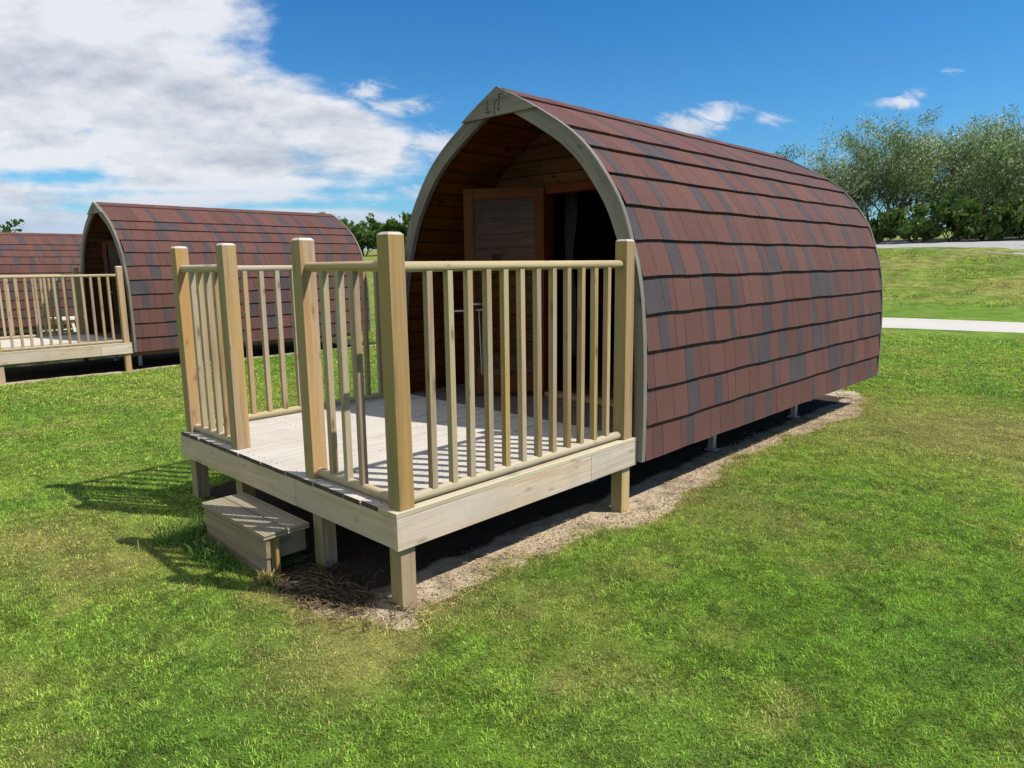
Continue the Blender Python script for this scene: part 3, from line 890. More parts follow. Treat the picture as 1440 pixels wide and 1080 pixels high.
    b.box((Ld - 0.082, -th, zb_), (Ld, th, zt_), 2)
    b.box((0.083, -th + .001, zt_ - 0.09), (Ld - 0.083, th - .001, zt_ - 0.001), 0)
    b.box((0.083, -th + .001, zb_ + 0.001), (Ld - 0.083, th - .001, zb_ + 0.14), 0)
    b.build('door_leaf', M['door'], dr, bevel=0.003)
    MB().box((0.078, -0.004, zb_ + 0.135), (Ld - 0.078, 0.004, zt_ - 0.085), 2).build('door_glass', M['glass'], dr)
    b = MB()
    hz = 1.28
    b.tube((Ld - 0.045, th, hz), (Ld - 0.045, th + 0.05, hz), 0.009)
    b.tube((Ld - 0.045, th + 0.045, hz), (Ld - 0.15, th + 0.045, hz), 0.008)
    b.build('door_handle', M['steel'], dr, smooth=True)
    # floor, back wall, supports
    xw = half_width(0.40, -0.062)
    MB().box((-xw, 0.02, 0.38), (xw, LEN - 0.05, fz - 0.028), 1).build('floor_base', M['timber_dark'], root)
    MB().box((-xw, 0.745, fz - 0.027), (xw, LEN - 0.06, fz - 0.002), 1).build('room_floor', M['floor'], root)
    b = MB()
    for z in np.arange(0.33, 2.82, 0.06):
        z1_ = z + 0.06
        wa, wb = half_width(z, -0.05), half_width(min(z1_, 2.83), -0.05)
        for yy, fl in ((LEN - 0.045, False), (LEN - 0.012, True)):
            q = [(-wa, yy, z), (wa, yy, z), (wb, yy, z1_), (-wb, yy, z1_)]
            b.face(q[::-1] if fl else q, [(v_[0], v_[2]) for v_ in (q[::-1] if fl else q)])
    b.build('back_wall', M['lining'], root)
    for sx in (-1, 1):
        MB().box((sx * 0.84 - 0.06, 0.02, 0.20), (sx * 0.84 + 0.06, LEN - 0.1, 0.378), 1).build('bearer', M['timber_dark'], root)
        for yy in (0.25, 1.70, 3.47, 4.45):
            b = MB(); x_ = sx * (0.87 if 1 < yy < 4 else 0.62)
            b.box((x_ - 0.026, yy - 0.026, -0.011), (x_ + 0.026, yy + 0.026, 0.198), 2)
            b.box((x_ - 0.05, yy - 0.05, -0.06), (x_ + 0.05, yy + 0.05, -0.012), 0)
            b.build('support_foot', M['steel'], root, bevel=0.002)
    return root

W2 = 1.2488; DK = 2.0014; ZD = 0.4768; ZF = 0.2943; PS = 0.0879; PT = 1.7531
def make_deck():
    root = empty('timber_deck', (0, 0, 0))
    XR = W2 - 0.0148
    yf = -DK + 0.0329
    y5 = -0.1742
    # boards
    b = MB(); nb = 17; bw = 2 * W2 / nb
    for i in range(nb):
        x0 = -W2 + i * bw + 0.0035; x1 = x0 + bw - 0.007
        if i == nb - 1: continue
        j = random.random() * 0.012 if 0 < i < nb - 1 else 0
        b.box((x0, -DK + j * 0.5, ZD - 0.026), (x1, -0.043, ZD - j * 0.12), 1, 0, 1)
    for i in range(nb - 1):      # screw heads let into the boards
        xc = -W2 + (i + 0.5) * bw
        for y_ in (-DK + 0.05, -DK + 0.62, -DK + 1.2, -0.12):
            for dx_ in (-0.035, 0.035):
                b.tube((xc + dx_, y_, ZD - 0.002), (xc + dx_, y_, ZD + 0.0012), 0.0042, 6, 2)
    b.build('deck_boards', [M['decking'], M['endgrain'], M['carve']], root, bevel=0.0025)
    MB().box((W2 - bw + 0.0025, -DK, ZD - 0.026), (W2, -0.042, ZD), 1).build('edge_board', M['rail'], root, bevel=0.003)
    b = MB(); hwp = half_width(ZD, -0.066); npb = 16
    for i in range(npb):
        x0 = -hwp + i * 2 * hwp / npb
        b.box((x0 + 0.0025, -0.039, ZD - 0.026), (x0 + 2 * hwp / npb - 0.0025, 0.69, ZD - 0.003), 1)
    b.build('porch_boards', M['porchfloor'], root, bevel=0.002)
    # fascia boards
    zt = ZD - 0.0275
    MB().box((-W2 + 0.002, -DK + 0.004, ZF), (0.314, -DK + 0.032, zt), 0).build('fascia', M['fascia'], root, bevel=0.002)
    MB().box((0.3165, -DK + 0.005, ZF + 0.001), (W2 - 0.030, -DK + 0.032, zt), 0).build('fascia', M['fascia'], root, bevel=0.002)
    for sd in (1, -1):
        b = MB()
        xa, xb = (W2 - 0.028, W2) if sd > 0 else (-W2 - 0.000, -W2 + 0.028)
        if sd < 0:
            xa, xb = -W2 - 0.026, -W2 - 0.0
            ya_ = -DK + 0.006
        else:
            ya_ = -DK + 0.002
        b.box((xa, ya_, ZF - 0.002), (xb, -0.535, zt), 1)
        b.build('fascia', M['fascia'], root, bevel=0.002)
        MB().box((xa, -0.532, ZF - 0.003), (xb - 0.001 * sd, -0.045, zt), 1).build('fascia', M['fascia'], root, bevel=0.002)
    # joists
    for x in np.arange(-1.0, 1.05, 0.4):
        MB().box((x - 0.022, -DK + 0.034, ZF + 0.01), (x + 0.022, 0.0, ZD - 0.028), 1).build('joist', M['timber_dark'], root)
    # posts: chamfered cap
    def post(x, y, lean=(0, 0)):
        b = MB(); c = 0.012
        b.box((x, y, ZD + 0.0005), (x + PS, y + PS, PT - c), 2)
        # cap frustum replaces the box top
        b.f.pop(1); del b.uv[4:8]; b.mi.pop(1)
        k_ = len(b.v)
        b.v += [(x + c, y + c, PT), (x + PS - c, y + c, PT), (x + PS - c, y + PS - c, PT), (x + c, y + PS - c, PT)]
        for i in range(4):
            j = (i + 1) % 4
            b.f.append((4 + i, 4 + j, k_ + j, k_ + i)); b.uv += [(0, 0), (.01, .09), (.02, .09), (.02, 0)]; b.mi.append(1)
        b.f.append((k_, k_ + 1, k_ + 2, k_ + 3)); b.uv += [(0, 0), (.02, .07), (.05, .07), (.05, 0)]; b.mi.append(1)
        # small natural lean
        b.v = [(vx + lean[0] * (vz - ZD), vy + lean[1] * (vz - ZD), vz) for vx, vy, vz in b.v]
        return b.build('post', [M['post'], M['decking']], root, bevel=0.003)
    xs_ = [-XR, -0.4364 - PS, 0.4752 - PS, XR - PS]
    leans = [(-0.004, 0), (-0.002, 0.002), (-0.003, 0), (-0.006, 0)]
    for x, ln in zip(xs_, leans):
        post(x, yf, ln)
    post(XR - PS, y5); post(-XR, y5)
    # legs
    for (x, y) in [(-XR + 0.011, yf), (-0.4364 - PS, yf + 0.01), (0.42, yf + 0.01), (XR - PS - 0.011, yf + 0.002), (XR - PS - 0.011, y5), (-XR + 0.011, y5)]:
        y_ = max(y, -DK + 0.034)
        MB().box((x, y_, -0.12), (x + PS, y_ + PS, ZF - 0.005), 2).build('leg', M['post'], root, bevel=0.003)
        MB().box((x + 0.001, y_ + 0.001, ZF - 0.004), (x + PS - 0.001, y_ + PS - 0.001, ZD - 0.03), 2).build('leg_stub', M['timber_dark'], root) if False else None
    # rails
    ZR = 1.600; RR = 0.0245; ZB = 0.5085; cx = PS / 2
    def side(x, bal):
        MB().tube((x, yf + PS - 0.004, ZR), (x, y5 + 0.018, ZR), RR, 20).build('handrail', M['rail'], root, smooth=False)
        MB().tube((x, yf + PS - 0.004, ZB), (x, y5 + 0.018, ZB), RR, 20).build('bottom_rail', M['rail'], root)
        for y in bal:
            bs = 0.0175; j = (random.random() - .5) * 0.006; rot = (random.random() - .5) * 0.12
            b = MB().box((-bs, -bs, ZB + 0.010), (bs, bs, ZR - 0.010), 2)
            c_, s_ = math.cos(rot), math.sin(rot); lx_, ly_ = (random.random() - .5) * 0.004, (random.random() - .5) * 0.010
            b.v = [(x + vx * c_ - vy * s_ + lx_ * (vz - 1), y + j + vx * s_ + vy * c_ + ly_ * (vz - 1), vz) for vx, vy, vz in b.v]
            b.build('baluster', M['spindle'], root, bevel=0.003)
    side(XR - cx, [-1.728 + 0.1285 * i for i in range(12)])
    side(-XR + cx, [-1.745 + 0.1285 * i for i in range(12)])
    def front(x0, x1, bal):
        y = yf + cx
        MB().tube((x0 - 0.004, y, ZR + 0.004), (x1 + 0.004, y, ZR + 0.004), RR, 20).build('handrail', M['rail'], root)
        MB().tube((x0 - 0.004, y, ZB), (x1 + 0.004, y, ZB), RR, 20).build('bottom_rail', M['rail'], root)
        for x in bal:
            bs = 0.0175; rot = (random.random() - .5) * 0.15
            b = MB().box((-bs, -bs, ZB + 0.010), (bs, bs, ZR - 0.006), 2)
            c_, s_ = math.cos(rot), math.sin(rot); lx_ = (random.random() - .5) * 0.01
            b.v = [(x + vx * c_ - vy * s_ + lx_ * (vz - 1), y + vx * s_ + vy * c_, vz) for vx, vy, vz in b.v]
            b.build('baluster', M['spindle'], root, bevel=0.003)
    front(xs_[2] + PS, xs_[3], [0.612, 0.752, 0.884])
    front(xs_[0] + PS, xs_[1], [-1.02, -0.90, -0.78, -0.655])
    return root

pod = make_pod()
tag(pod, 'nearest arched camping pod, its open glass door facing the fenced deck', 'camping pod', 'shingled camping pods')
deck = make_deck()
tag(deck, 'large pale timber deck with spindle railings in front of the nearest pod', 'deck', 'railed timber decks')
deck.location.z = 0
def place(o, t_, label):
    c = copy_tree(o)
    c.location = (t_[0], t_[1], t_[2]); c.rotation_euler = (0, 0, t_[3])
    c['label'] = label
    return c
place(pod, POD2, 'camping pod in the middle distance, between the far left pod and the nearest one')
place(deck, POD2, 'distant railed deck at the left edge, in front of the second pod')
place(pod, POD3, 'farthest camping pod at the left edge, mostly hidden behind another pod')

# curtain inside
def curtain():
    V = []; F = []
    n_, mz = 40, 14
    for j in range(mz + 1):
        z = 2.30 - 1.55 * j / mz
        spread = 0.035 + 0.04 * abs(j / mz - 0.45) ** 1.2 * 2
        for i in range(n_ + 1):
            u = i / n_ - 0.5
            V.append((-0.425 + u * 2 * spread + 0.01 * math.sin(j * .8), 1.30 + 0.022 * math.sin(i * 1.15) + 0.01 * math.sin(j + i * .3), z))
    for j in range(mz):
        for i in range(n_):
            a = j * (n_ + 1) + i
            F.append((a, a + n_ + 1, a + n_ + 2, a + 1))
    F = np.array(F)
    o = np_mesh('curtain', np.array(V), F.ravel(), np.arange(len(F)) * 4, M['curtain'], smooth=True)
    so_ = o.modifiers.new('solid', 'SOLIDIFY'); so_.thickness = 0.003
    return o
tag(curtain(), 'pale grey gathered curtain hanging in the dark doorway', 'curtain')

# folding drying rack behind the open door
rk = empty('drying_rack', (-0.93, 0.42, ZD))
rk.rotation_euler = (0, 0, R(-38))
tag(rk, 'thin wire drying rack folded against the wall behind the glass door', 'drying rack')
b = MB()
for dy in (-0.16, 0.16):
    b.tube((-0.08, dy, 0.01), (0.13, dy, 0.72), 0.006, 8)
b.build('leg_frame', M['wire'], rk)
b = MB()
for dy in (-0.14, 0.14):
    b.tube((0.15, dy, 0.01), (-0.05, dy, 0.72), 0.006, 8)
b.build('leg_frame', M['wire'], rk)
b = MB()
for i in range(8):
    x = -0.06 + 0.19 * i / 7
    b.tube((x, -0.17, 0.725), (x, 0.17, 0.735), 0.003, 6)
b.tube((-0.07, -0.17, 0.72), (0.14, -0.17, 0.73), 0.005, 8); b.tube((-0.07, 0.17, 0.73), (0.14, 0.17, 0.74), 0.005, 8)
b.build('wire_top', M['wire'], rk)

# ------------------------------------------------------------------ wooden step
st = empty('wooden_step', (0, 0, 0))
tag(st, 'low grooved wooden step in the gap of the front railing', 'step')
for (ya, yb) in ((-2.270, -2.140), (-2.134, -2.006)):
    MB().box((-0.305, ya, 0.212), (0.466, yb, 0.242), 0).build('tread', M['tread'], st, bevel=0.003)
MB().box((-0.295, -2.258, 0.105), (0.458, -2.232, 0.2105), 0).build('riser', M['riser'], st, bevel=0.002)
MB().box((-0.290, -2.256, 0.0), (0.452, -2.234, 0.102), 0).build('riser', M['riser'], st, bevel=0.002)
for x in (-0.27, 0.36):
    MB().box((x, -2.205, -0.05), (x + 0.045, -2.155, 0.211), 2).build('leg', M['post'], st, bevel=0.002)
    MB().box((x - 0.03, -2.154, 0.05), (x - 0.002, -1.975, 0.200), 1).build('side_board', M['dark_leg'], st, bevel=0.002)

# ------------------------------------------------------------------ picnic table behind the second deck
tb = empty('picnic_table', (-13.1, 0.75, float(height(-13.1, 0.75))))
tb.rotation_euler = (0, 0, R(4))
tag(tb, 'small weathered picnic table on the grass between the two far pods', 'picnic table')
for i in range(5):
    MB().box((-0.36 + i * 0.146, -0.75, 0.72), (-0.36 + i * 0.146 + 0.138, 0.75, 0.755), 1).build('table_top_plank', M['table'], tb)
for sx in (-1, 1):
    for k_ in range(2):
        x0 = sx * 0.66 + k_ * 0.13 - 0.13
        MB().box((x0, -0.75, 0.43), (x0 + 0.122, 0.75, 0.462), 1).build('bench_plank', M['table'], tb)
for yy in (-0.5, 0.5):
    b = MB(); b.tube((-0.62, yy, 0), (-0.25, yy, 0.719), 0.035, 4); b.build('leg', M['table'], tb)
    b = MB(); b.tube((0.62, yy, 0), (0.25, yy, 0.719), 0.035, 4); b.build('leg', M['table'], tb)
    MB().box((-0.78, yy + 0.04, 0.35), (0.78, yy + 0.075, 0.429), 0).build('crossbar', M['table'], tb)

# ------------------------------------------------------------------ grass
fw = np.array([-0.6946, 0.7194]); rgt = np.array([0.7194, 0.6946])
def scatter(n_per_m2, r0, r1, half=0.88, lim=None):
    area = 0.5 * (r1 * r1 - r0 * r0) * 2 * half
    n_ = int(area * n_per_m2)
    r_ = np.sqrt(rng.random(n_) * (r1 * r1 - r0 * r0) + r0 * r0)
    a = (rng.random(n_) * 2 - 1) * half
    x = CAM[0] + r_ * (np.cos(a) * fw[0] + np.sin(a) * rgt[0])
    y = CAM[1] + r_ * (np.cos(a) * fw[1] + np.sin(a) * rgt[1])
    return x, y
def blades(x, y, h, wd, lean, col, droop=0.5, base=None):
    """5-vertex bent blades"""
    n_ = len(x)
    z = height(x, y) - 0.003
    az = rng.random(n_) * 2 * np.pi
    la = az + (rng.random(n_) - 0.5) * 1.5
    dx, dy = np.cos(la) * lean, np.sin(la) * lean
    px_, py_ = -np.sin(az) * wd / 2, np.cos(az) * wd / 2
    hz = h * np.sqrt(np.clip(1 - lean ** 2, 0.05, 1))
    V = np.empty((n_, 5, 3))
    V[:, 0] = np.c_[x - px_, y - py_, z]; V[:, 1] = np.c_[x + px_, y + py_, z]
    mx_, my_ = x + dx * h * 0.4, y + dy * h * 0.4
    V[:, 2] = np.c_[mx_ + px_ * .8, my_ + py_ * .8, z + hz * 0.6]; V[:, 3] = np.c_[mx_ - px_ * .8, my_ - py_ * .8, z + hz * 0.6]
    V[:, 4] = np.c_[x + dx * h * (1 + droop * .3), y + dy * h * (1 + droop * .3), z + hz * (1 - droop * 0.25)]
    b_ = np.arange(n_)[:, None] * 5
    fl = np.concatenate([b_ + 0, b_ + 1, b_ + 2, b_ + 3, b_ + 3, b_ + 2, b_ + 4], 1).ravel()
    ls = (np.arange(n_)[:, None] * 7 + np.array([[0, 4]])).ravel()
    return V.reshape(-1, 3), fl, ls, np.repeat(col, 5, 0)
def lawn_blades(x, y, h0, h1, w0, w1):
    s = soil_mask(x, y)
    keep = rng.random(len(x)) > s * 1.15
    s_ = y - (24.3 + 0.02 * x)
    # no grass inside the step
    keep &= ~((x > -0.31) & (x < 0.47) & (y > -2.27) & (y < -1.9))
    x, y = x[keep], y[keep]
    n_ = len(x)
    d = dryness(x, y)
    r_ = rng.random(n_)
    clump = fbm(x, y, 9.0, 2, 71)
    h = (h0 + (h1 - h0) * rng.random(n_)) * (0.50 + 0.8 * clump) * (1 - 0.3 * d)
    wd = w0 + (w1 - w0) * rng.random(n_)
    lean = 0.25 + 0.70 * rng.random(n_)
    col = lawn_col(x, y, r_) * np.array([1.20, 1.07, 1.15])
    col = col * (0.40 + 1.15 * rng.random(n_))[:, None]
    col = col * (0.60 + 0.80 * sstep(0.4 * fbm(x, y, 14.0, 2, 73) + 0.6 * fbm(x, y, 34.0, 2, 74), 0.32, 0.68))[:, None]
    pl = rng.random(n_) < 0.12
    col[pl] = np.minimum(col[pl] * np.array([1.5, 1.35, 1.9]), 0.8)
    st_ = rng.random(n_) < (0.035 + 0.42 * d)
    col[st_] = STRAW * (0.5 + 0.75 * rng.random(st_.sum()))[:, None]
    dk = rng.random(n_) < 0.12
    col[dk] = col[dk] * np.array([0.55, 0.8, 0.7])
    return blades(x, y, h, wd, lean, col)
parts = []
for args in [(24000, 1.9, 4.2, 0.010, 0.030, 0.0022, 0.0046), (14000, 4.2, 6.5, 0.011, 0.031, 0.003, 0.0056),
             (7500, 6.5, 10.0, 0.012, 0.032, 0.0045, 0.008), (2600, 10.0, 15.0, 0.02, 0.045, 0.008, 0.013), (800, 15.0, 22.0, 0.025, 0.05, 0.014, 0.022)]:
    x, y = scatter(*args[:3])
    pth = (y > 13.5) & (y < 19) & (x > -7)
    x, y = x[~pth], y[~pth]
    parts.append(lawn_blades(x, y, *args[3:]))
def merge(parts):
    V = []; fl = []; ls = []; col = []; vo = 0; lo = 0
    for v_, f_, l_, c_ in parts:
        V.append(v_); fl.append(f_ + vo); ls.append(l_ + lo); col.append(c_); vo += len(v_); lo += len(f_)
    return np.concatenate(V), np.concatenate(fl), np.concatenate(ls), np.concatenate(col)
x, y = scatter(90, 22.0, 44.0, 0.80)
x, y = x[(y > 24.0) & ((y < 30.0 - 0.25 * x.clip(-60, 0)) | (x < -12))], y[(y > 24.0) & ((y < 30.0 - 0.25 * x.clip(-60, 0)) | (x < -12))]
keep_ = fbm(x * 0.6, y, 1.3, 3, 81) > 0.5
parts.append(lawn_blades(x[keep_], y[keep_], 0.06, 0.17, 0.02, 0.05))
v_, f_, l_, c_ = merge(parts)
print('lawn blades', len(l_) // 2)
tag(np_mesh('lawn_grass', v_, f_, l_, M['blade'], {'col': c_}), 'short mown green lawn with yellow dry patches around the pods', 'grass', kind='stuff')

# long grass round the step
def tuft(cx, cy, n_, sx, sy, h0, h1, straw=0.1, name='grass_tuft', label=''):
    x = cx + rng.normal(0, sx, n_); y = cy + rng.normal(0, sy, n_)
    ok = ~((x > -0.31) & (x < 0.47) & (y > -2.265))
    x, y = x[ok], y[ok]; n_ = len(x)
    col = np.array([0.075, 0.165, 0.028]) * (0.6 + 0.9 * rng.random(n_))[:, None]
    s_ = rng.random(n_) < straw
    col[s_] = STRAW * 1.1 * (0.6 + 0.6 * rng.random(s_.sum()))[:, None]
    v_, f_, l_, c_ = blades(x, y, h0 + (h1 - h0) * rng.random(n_) ** 1.5, 0.003 + 0.004 * rng.random(n_), 0.15 + 0.6 * rng.random(n_), col, 0.9)
    o = np_mesh(name, v_ - np.array([cx, cy, 0]), f_, l_, M['blade'], {'col': c_})
    o.location = (cx, cy, 0)
    tag(o, label, 'grass tuft', 'long grass round the step')
tuft(-0.42, -2.24, 1000, 0.08, 0.12, 0.05, 0.17, 0.05, label='tall green grass tuft beside the far left end of the step')
tuft(-0.12, -2.34, 1000, 0.18, 0.05, 0.04, 0.12, 0.06, label='low green grass tuft growing against the front of the step')
tuft(0.49, -2.28, 260, 0.025, 0.02, 0.03, 0.09, 0.6, label='yellow dry grass tuft at the near corner of the step')

# straw and roots on bare earth
def strands(name, n_, fx, label, tone=1.0, ln=(0.02, 0.08)):
    V = []; F = []; cl = []
    k = 0
    x, y = fx(n_)
    z = height(x, y)
    for i in range(len(x)):
        L = random.uniform(*ln); a = random.random() * 6.283; bnd = random.uniform(-1.5, 1.5); w_ = random.uniform(0.001, 0.0028)
        px_, py_ = x[i], y[i]; pz = z[i] - 0.004
        c = STRAW * tone * random.uniform(0.5, 1.4) * np.array([1, random.uniform(.85, 1.0), random.uniform(.7, 1.3)])
        nseg = 4; rise = random.uniform(0.001, 0.16) * L
        for s_ in range(nseg + 1):
            t_ = s_ / nseg
            zz_ = pz + 0.004 + rise * math.sin(t_ * math.pi)
            V += [(px_ - math.sin(a) * w_, py_ + math.cos(a) * w_, zz_), (px_ + math.sin(a) * w_, py_ - math.cos(a) * w_, zz_ + w_)]
            cl += [c, c]
            if s_ < nseg: F.append((k, k + 1, k + 3, k + 2)); 
            k += 2
            a += bnd / nseg; px_ += math.cos(a) * L / nseg; py_ += math.sin(a) * L / nseg
    F = np.array(F)
    o = np_mesh(name, np.array(V), F.ravel(), np.arange(len(F)) * 4, M['straw'], {'col': np.array(cl)})
    tag(o, label, 'debris', kind='stuff')
def f1(n_):
    y = rng.uniform(-2.35, 5.0, n_); x = np.interp(y, _edge_y, _edge_x) - np.abs(rng.normal(0, 0.16, n_)) + 0.05
    return x, y
strands('dry_straw', 2600, f1, 'short pale straw scattered on the bare strip beside the pod', 0.75, (0.010, 0.035))
def f2(n_):
    return rng.normal(0.82, 0.22, n_), rng.normal(-2.10, 0.11, n_)
strands('dead_roots', 600, f2, 'tangled dead grass and roots on dark earth under the deck corner', 0.20, (0.04, 0.13))

# pebbles
def pebbles():
    n_ = 3500
    y = rng.uniform(-2.3, 5.2, n_); x = np.interp(y, _edge_y, _edge_x) - 0.3 * rng.random(n_) ** 1.3 + 0.02
    r_ = 0.002 + 0.006 * rng.random(n_) ** 3 + 0.001
    z = height(x, y) - 0.022 + r_ * 0.4 + 0.005
    ph = rng.random(n_) * 6.28
    base = np.array([[1, 0, 0], [0, 1, 0], [-1, 0, 0], [0, -1, 0], [0, 0, .7], [0, 0, -.7]], float)
    V = np.empty((n_, 6, 3))
    for i in range(6):
        q = base[i]; st_ = 0.7 + 0.6 * rng.random((n_))
        V[:, i, 0] = x + (q[0] * np.cos(ph) - q[1] * np.sin(ph)) * r_ * st_
        V[:, i, 1] = y + (q[0] * np.sin(ph) + q[1] * np.cos(ph)) * r_ * st_
        V[:, i, 2] = z + q[2] * r_ * st_
    fc = np.array([[0, 1, 4], [1, 2, 4], [2, 3, 4], [3, 0, 4], [1, 0, 5], [2, 1, 5], [3, 2, 5], [0, 3, 5]])
    F = (np.arange(n_)[:, None, None] * 6 + fc[None]).reshape(-1, 3)
    o = np_mesh('gravel', V.reshape(-1, 3), F.ravel(), np.arange(len(F)) * 3, M['stone'])
    tag(o, 'fine pale gravel on the bare strip along the pod', 'gravel', kind='stuff')
pebbles()

# ------------------------------------------------------------------ road on the bank
ribbon('road', [((30, 24.6), (30, 29.5)), ((8, 27.6), (8, 32.5)), ((-1.1, 30.4), (-2.0, 37.0)), ((-6.2, 31.7), (-8.4, 39.0)), ((-14, 33.6), (-18, 42)), ((-26, 36.8), (-30, 45))], M['road'], 0.03, n=6, seg=1.0)

ribbon('road_verge', [((-0.6, 36.4), (-0.2, 38.6)), ((-2.0, 37.1), (-2.3, 42.0)), ((-8.4, 39.1), (-9.0, 44.5)), ((-18, 42.1), (-19, 47)), ((-30, 45.1), (-32, 49))], M['roadedge'], 0.02, n=4, seg=1.0, wob=0.5)

# ------------------------------------------------------------------ trees
def tube_path(P, Rr, nside, V, F):
    k0 = len(V)
    P = [Vector(p) for p in P]
    for i, (p, r_) in enumerate(zip(P, Rr)):
        d = (P[min(i + 1, len(P) - 1)] - P[max(i - 1, 0)]).normalized()
        a = d.orthogonal().normalized(); b = d.cross(a)
        for j in range(nside):
            an = 2 * math.pi * j / nside
            V.append(tuple(p + (a * math.cos(an) + b * math.sin(an)) * r_))
    for i in range(len(P) - 1):
        for j in range(nside):
            q = (k0 + i * nside + j, k0 + i * nside + (j + 1) % nside, k0 + (i + 1) * nside + (j + 1) % nside, k0 + (i + 1) * nside + j)
            F.append(q)
def make_tree(name, loc, h, spread, seed, label, cat, group, cols, wind=(0.15, 0.0), leaf=(0.16, 0.05), nleaf=9000, nmain=4, low=0.15, twigs=7, droopy=0.0, silver=0.25, keep_tips=1.0):
    rd = random.Random(seed); rn = np.random.default_rng(seed)
    root = empty(name, loc)
    tag(root, label, cat, group)
    V = []; F = []; tips = []
    def grow(p, d, L, r_, depth):
        n_ = 5; P = [p.copy()]; Rr = [r_]
        for i in range(n_):
            d = (d + Vector((rd.gauss(0, .16), rd.gauss(0, .16), rd.gauss(0, .10) + 0.05)) + Vector((wind[0], wind[1], 0)) * 0.22).normalized()
            p = p + d * L / n_
            P.append(p.copy()); Rr.append(r_ * (1 - 0.62 * (i + 1) / n_))
            if depth >= 1 and i >= 1:
                tips.append((p.copy(), d.copy(), depth))
        tube_path(P, Rr, 7 if depth == 0 else 5, V, F)
        if depth < 3:
            nb = [twigs - 1, 4, 3][depth]
            for q in range(nb):
                i = rd.randint(2, n_) if depth else rd.randint(1, n_)
                bd = Vector((rd.gauss(0, 1), rd.gauss(0, 1), rd.uniform(0.1, 1.0))).normalized()
                nd = (d * 0.55 + bd * 0.75).normalized()
                grow(P[i], nd, L * rd.uniform(0.50, 0.72), Rr[i] * 0.62, depth + 1)
    for k_ in range(nmain):
        a = 2 * math.pi * k_ / nmain + rd.random()
        d = Vector((math.cos(a) * 0.42 * spread, math.sin(a) * 0.42 * spread, 1.0)).normalized()
        grow(Vector((math.cos(a) * 0.12 * h / 8, math.sin(a) * 0.12 * h / 8, -0.1)), d, h * rd.uniform(0.5, 0.62), h * 0.016 * rd.uniform(.8, 1.2), 0)
    kz = h / max(t_[0].z for t_ in tips)
    V = np.array(V); V[:, 2] *= kz; V[:, :2] *= 0.5 + 0.5 * kz
    F = np.array(F)
    np_mesh('trunk', np.array(V), F.ravel(), np.arange(len(F)) * 4, M['bark'], parent=root, smooth=True)
    # foliage: clumps of narrow leaves around the twigs
    T = np.array([list(t_[0]) for t_ in tips]); TD = np.array([list(t_[1]) for t_ in tips])
    T[:, 2] *= kz; T[:, :2] *= 0.5 + 0.5 * kz
    ti = T[:, 2] > low * h
    ti &= rn.random(len(T)) < keep_tips
    T, TD = T[ti], TD[ti]
    pk = rn.integers(0, len(T), nleaf)
    tone = rn.random(len(T))
    cl = 0.036 * h
    ctr = T[pk] + np.clip(rn.normal(0, 1, (nleaf, 3)), -1.7, 1.7) * np.array([cl, cl, cl * 0.8]) + TD[pk] * rn.normal(0.2, .8, (nleaf, 1)) * cl
    ctr[:, 2] = np.maximum(ctr[:, 2], 0.05)
    d = TD[pk] * 0.8 + rn.normal(0, 0.42, (nleaf, 3)) + np.array([wind[0], wind[1], 0.1]) * 1.5 + np.array([0, 0, -droopy])
    d /= np.linalg.norm(d, axis=1)[:, None]
    s = rn.normal(0, 1, (nleaf, 3)); s -= (s * d).sum(1)[:, None] * d; s /= np.linalg.norm(s, axis=1)[:, None]
    L = leaf[0] * (0.6 + 0.8 * rn.random(nleaf))[:, None]; W = leaf[1] * (0.6 + 0.8 * rn.random(nleaf))[:, None]
    Q = np.stack([ctr - d * L, ctr + s * W, ctr + d * L, ctr - s * W], 1)
    A, B, S = [np.array(c) for c in cols]
    f_ = (0.55 * tone[pk] + 0.45 * rn.random(nleaf))[:, None]
    col = A * (1 - f_) + B * f_
    sv = rn.random(nleaf) < silver * (0.4 + 1.2 * tone[pk])
    col[sv] = S * (0.75 + 0.4 * rn.random(sv.sum()))[:, None]
    idx_ = np.arange(nleaf * 4)
    np_mesh('crown', Q.reshape(-1, 3), idx_, np.arange(nleaf) * 4, M['leaf'], {'col': np.repeat(col, 4, 0)}, root)
    return root
WIL = ((0.075, 0.135, 0.040), (0.21, 0.285, 0.115), (0.54, 0.58, 0.48))
BUSH = ((0.045, 0.090, 0.022), (0.13, 0.20, 0.045), (0.24, 0.30, 0.14))
def ground_at(x, y):
    return (x, y, float(height(x, y)) - 0.05)
def polar(px, dist):
    """heading given as a tangent to the right of the scene axis"""
    dx = fw[0] + rgt[0] * px; dy = fw[1] + rgt[1] * px
    n_ = math.hypot(dx, dy)
    return CAM[0] + dx / n_ * dist, CAM[1] + dy / n_ * dist
rowt = [  # heading tangent, distance, height, spread, label
    (0.385, 47, 5.6, 0.9, 'low yellow-green willow rising just behind the nearest pod roof ridge'),
    (0.450, 45, 6.5, 0.9, 'tall slender willow at the left end of the row, beside the pod roof curve'),
    (0.515, 46, 6.5, 1.0, 'broad windblown willow, second tall one right of the pod roof'),
    (0.585, 49, 6.5, 1.0, 'pale silvery willow in the middle of the row with sky showing through its top'),
    (0.645, 46, 6.7, 1.0, 'dense dark crowned willow, the tallest right of the silvery one'),
    (0.705, 49, 6.0, 0.9, 'open airy willow with bare limbs showing near the right edge'),
    (0.765, 45, 5.9, 0.9, 'willow cut by the right edge of the view')]
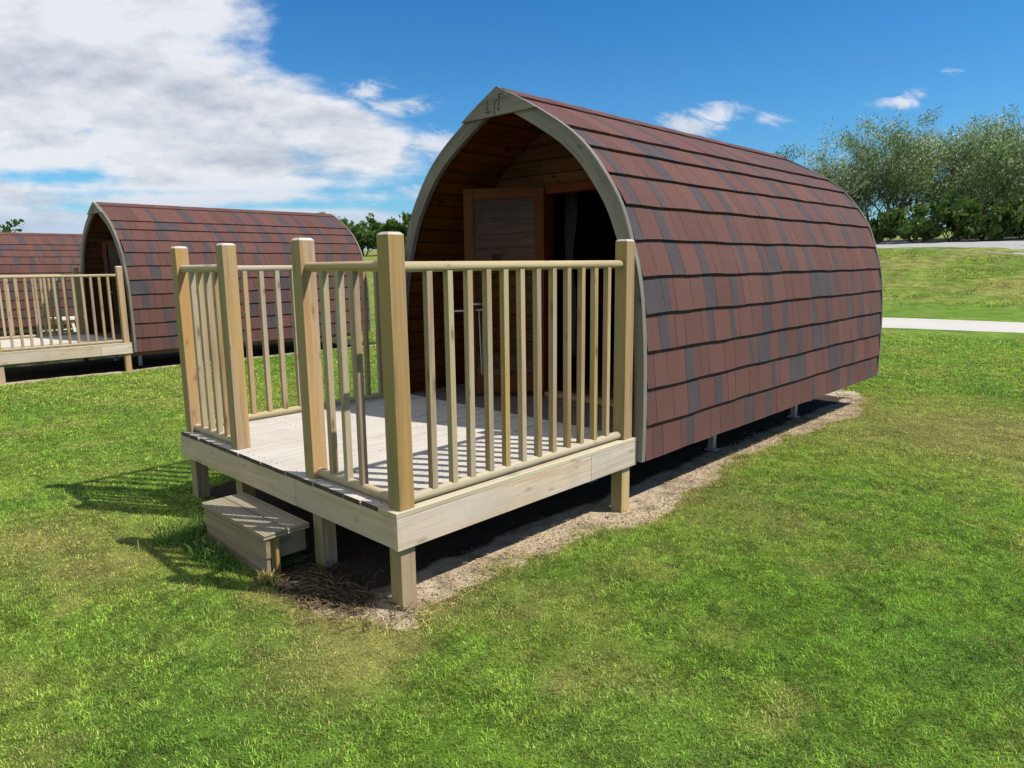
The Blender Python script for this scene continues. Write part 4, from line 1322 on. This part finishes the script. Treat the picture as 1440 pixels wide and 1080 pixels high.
for i, (a, d_, h_, sp_, lb) in enumerate(rowt):
    x, y = polar(a, d_)
    c = WIL if i not in (0,) else ((0.06, 0.10, 0.02), (0.15, 0.20, 0.05), (0.28, 0.32, 0.2))
    sv = 0.42 if i in (1, 3) else 0.24
    make_tree('willow_tree', ground_at(x, y), h_, sp_, 100 + i, lb, 'tree', 'willow trees beyond the road', c, wind=(0.12, 0.09), leaf=(0.085, 0.024), nleaf=24000, nmain=4 + i % 2, silver=sv, keep_tips=0.42)
shr = [(0.515, 43), (0.57, 42.5), (0.62, 43), (0.67, 42.5), (0.72, 43), (0.77, 42.5)]
slab = ['dark round shrub under the left end of the willow row', 'dark shrub between the second and third willows', 'low dark shrub below the silvery willow', 'wide dark shrub below the dense willow', 'dark shrub below the airy willow', 'dark shrub at the right edge under the last willow']
for i, (a, d_) in enumerate(shr):
    x, y = polar(a, d_)
    make_tree('shrub', ground_at(x, y), 1.7 + 0.4 * (i % 3), 3.0, 200 + i, slab[i], 'shrub', 'shrubs under the willows', BUSH, wind=(0.1, 0.1), leaf=(0.13, 0.07), nleaf=3500, nmain=6, low=0.0, twigs=5, silver=0.03)
# trees beyond the second pod
far_ = [(-0.243, 74, 4.4, 'thin topped tree just right of the second pod roof end'), (-0.205, 84, 3.6, 'rounded bush tree in the gap left of the corner post'),
        (-0.178, 80, 4.2, 'bushy dark tree directly behind the corner post top'), (-0.148, 78, 4.2, 'light green tree touching the left side of the nearest arch'),
        (-0.225, 92, 3.2, 'low hedge like tree beyond the second pod end')]
for i, (a, d_, h_, lb) in enumerate(far_):
    x, y = polar(a, d_)
    make_tree('field_tree', ground_at(x, y), h_, 1.6, 300 + i, lb, 'tree', 'trees beyond the second pod', (BUSH[0], (0.13, 0.20, 0.04), BUSH[2]), wind=(0.05, 0.05), leaf=(0.24, 0.13), nleaf=4500, nmain=5, low=0.05, twigs=5, silver=0.08)
x, y = polar(-0.765, 60)
make_tree('field_tree', ground_at(x, y), 5.4, 1.0, 320, 'small tree top above the farthest pod at the left edge', 'tree', 'trees beyond the pods', (BUSH[0], (0.13, 0.20, 0.04), BUSH[2]), leaf=(0.2, 0.11), nleaf=4000, nmain=5, low=0.05, twigs=5, silver=0.08)
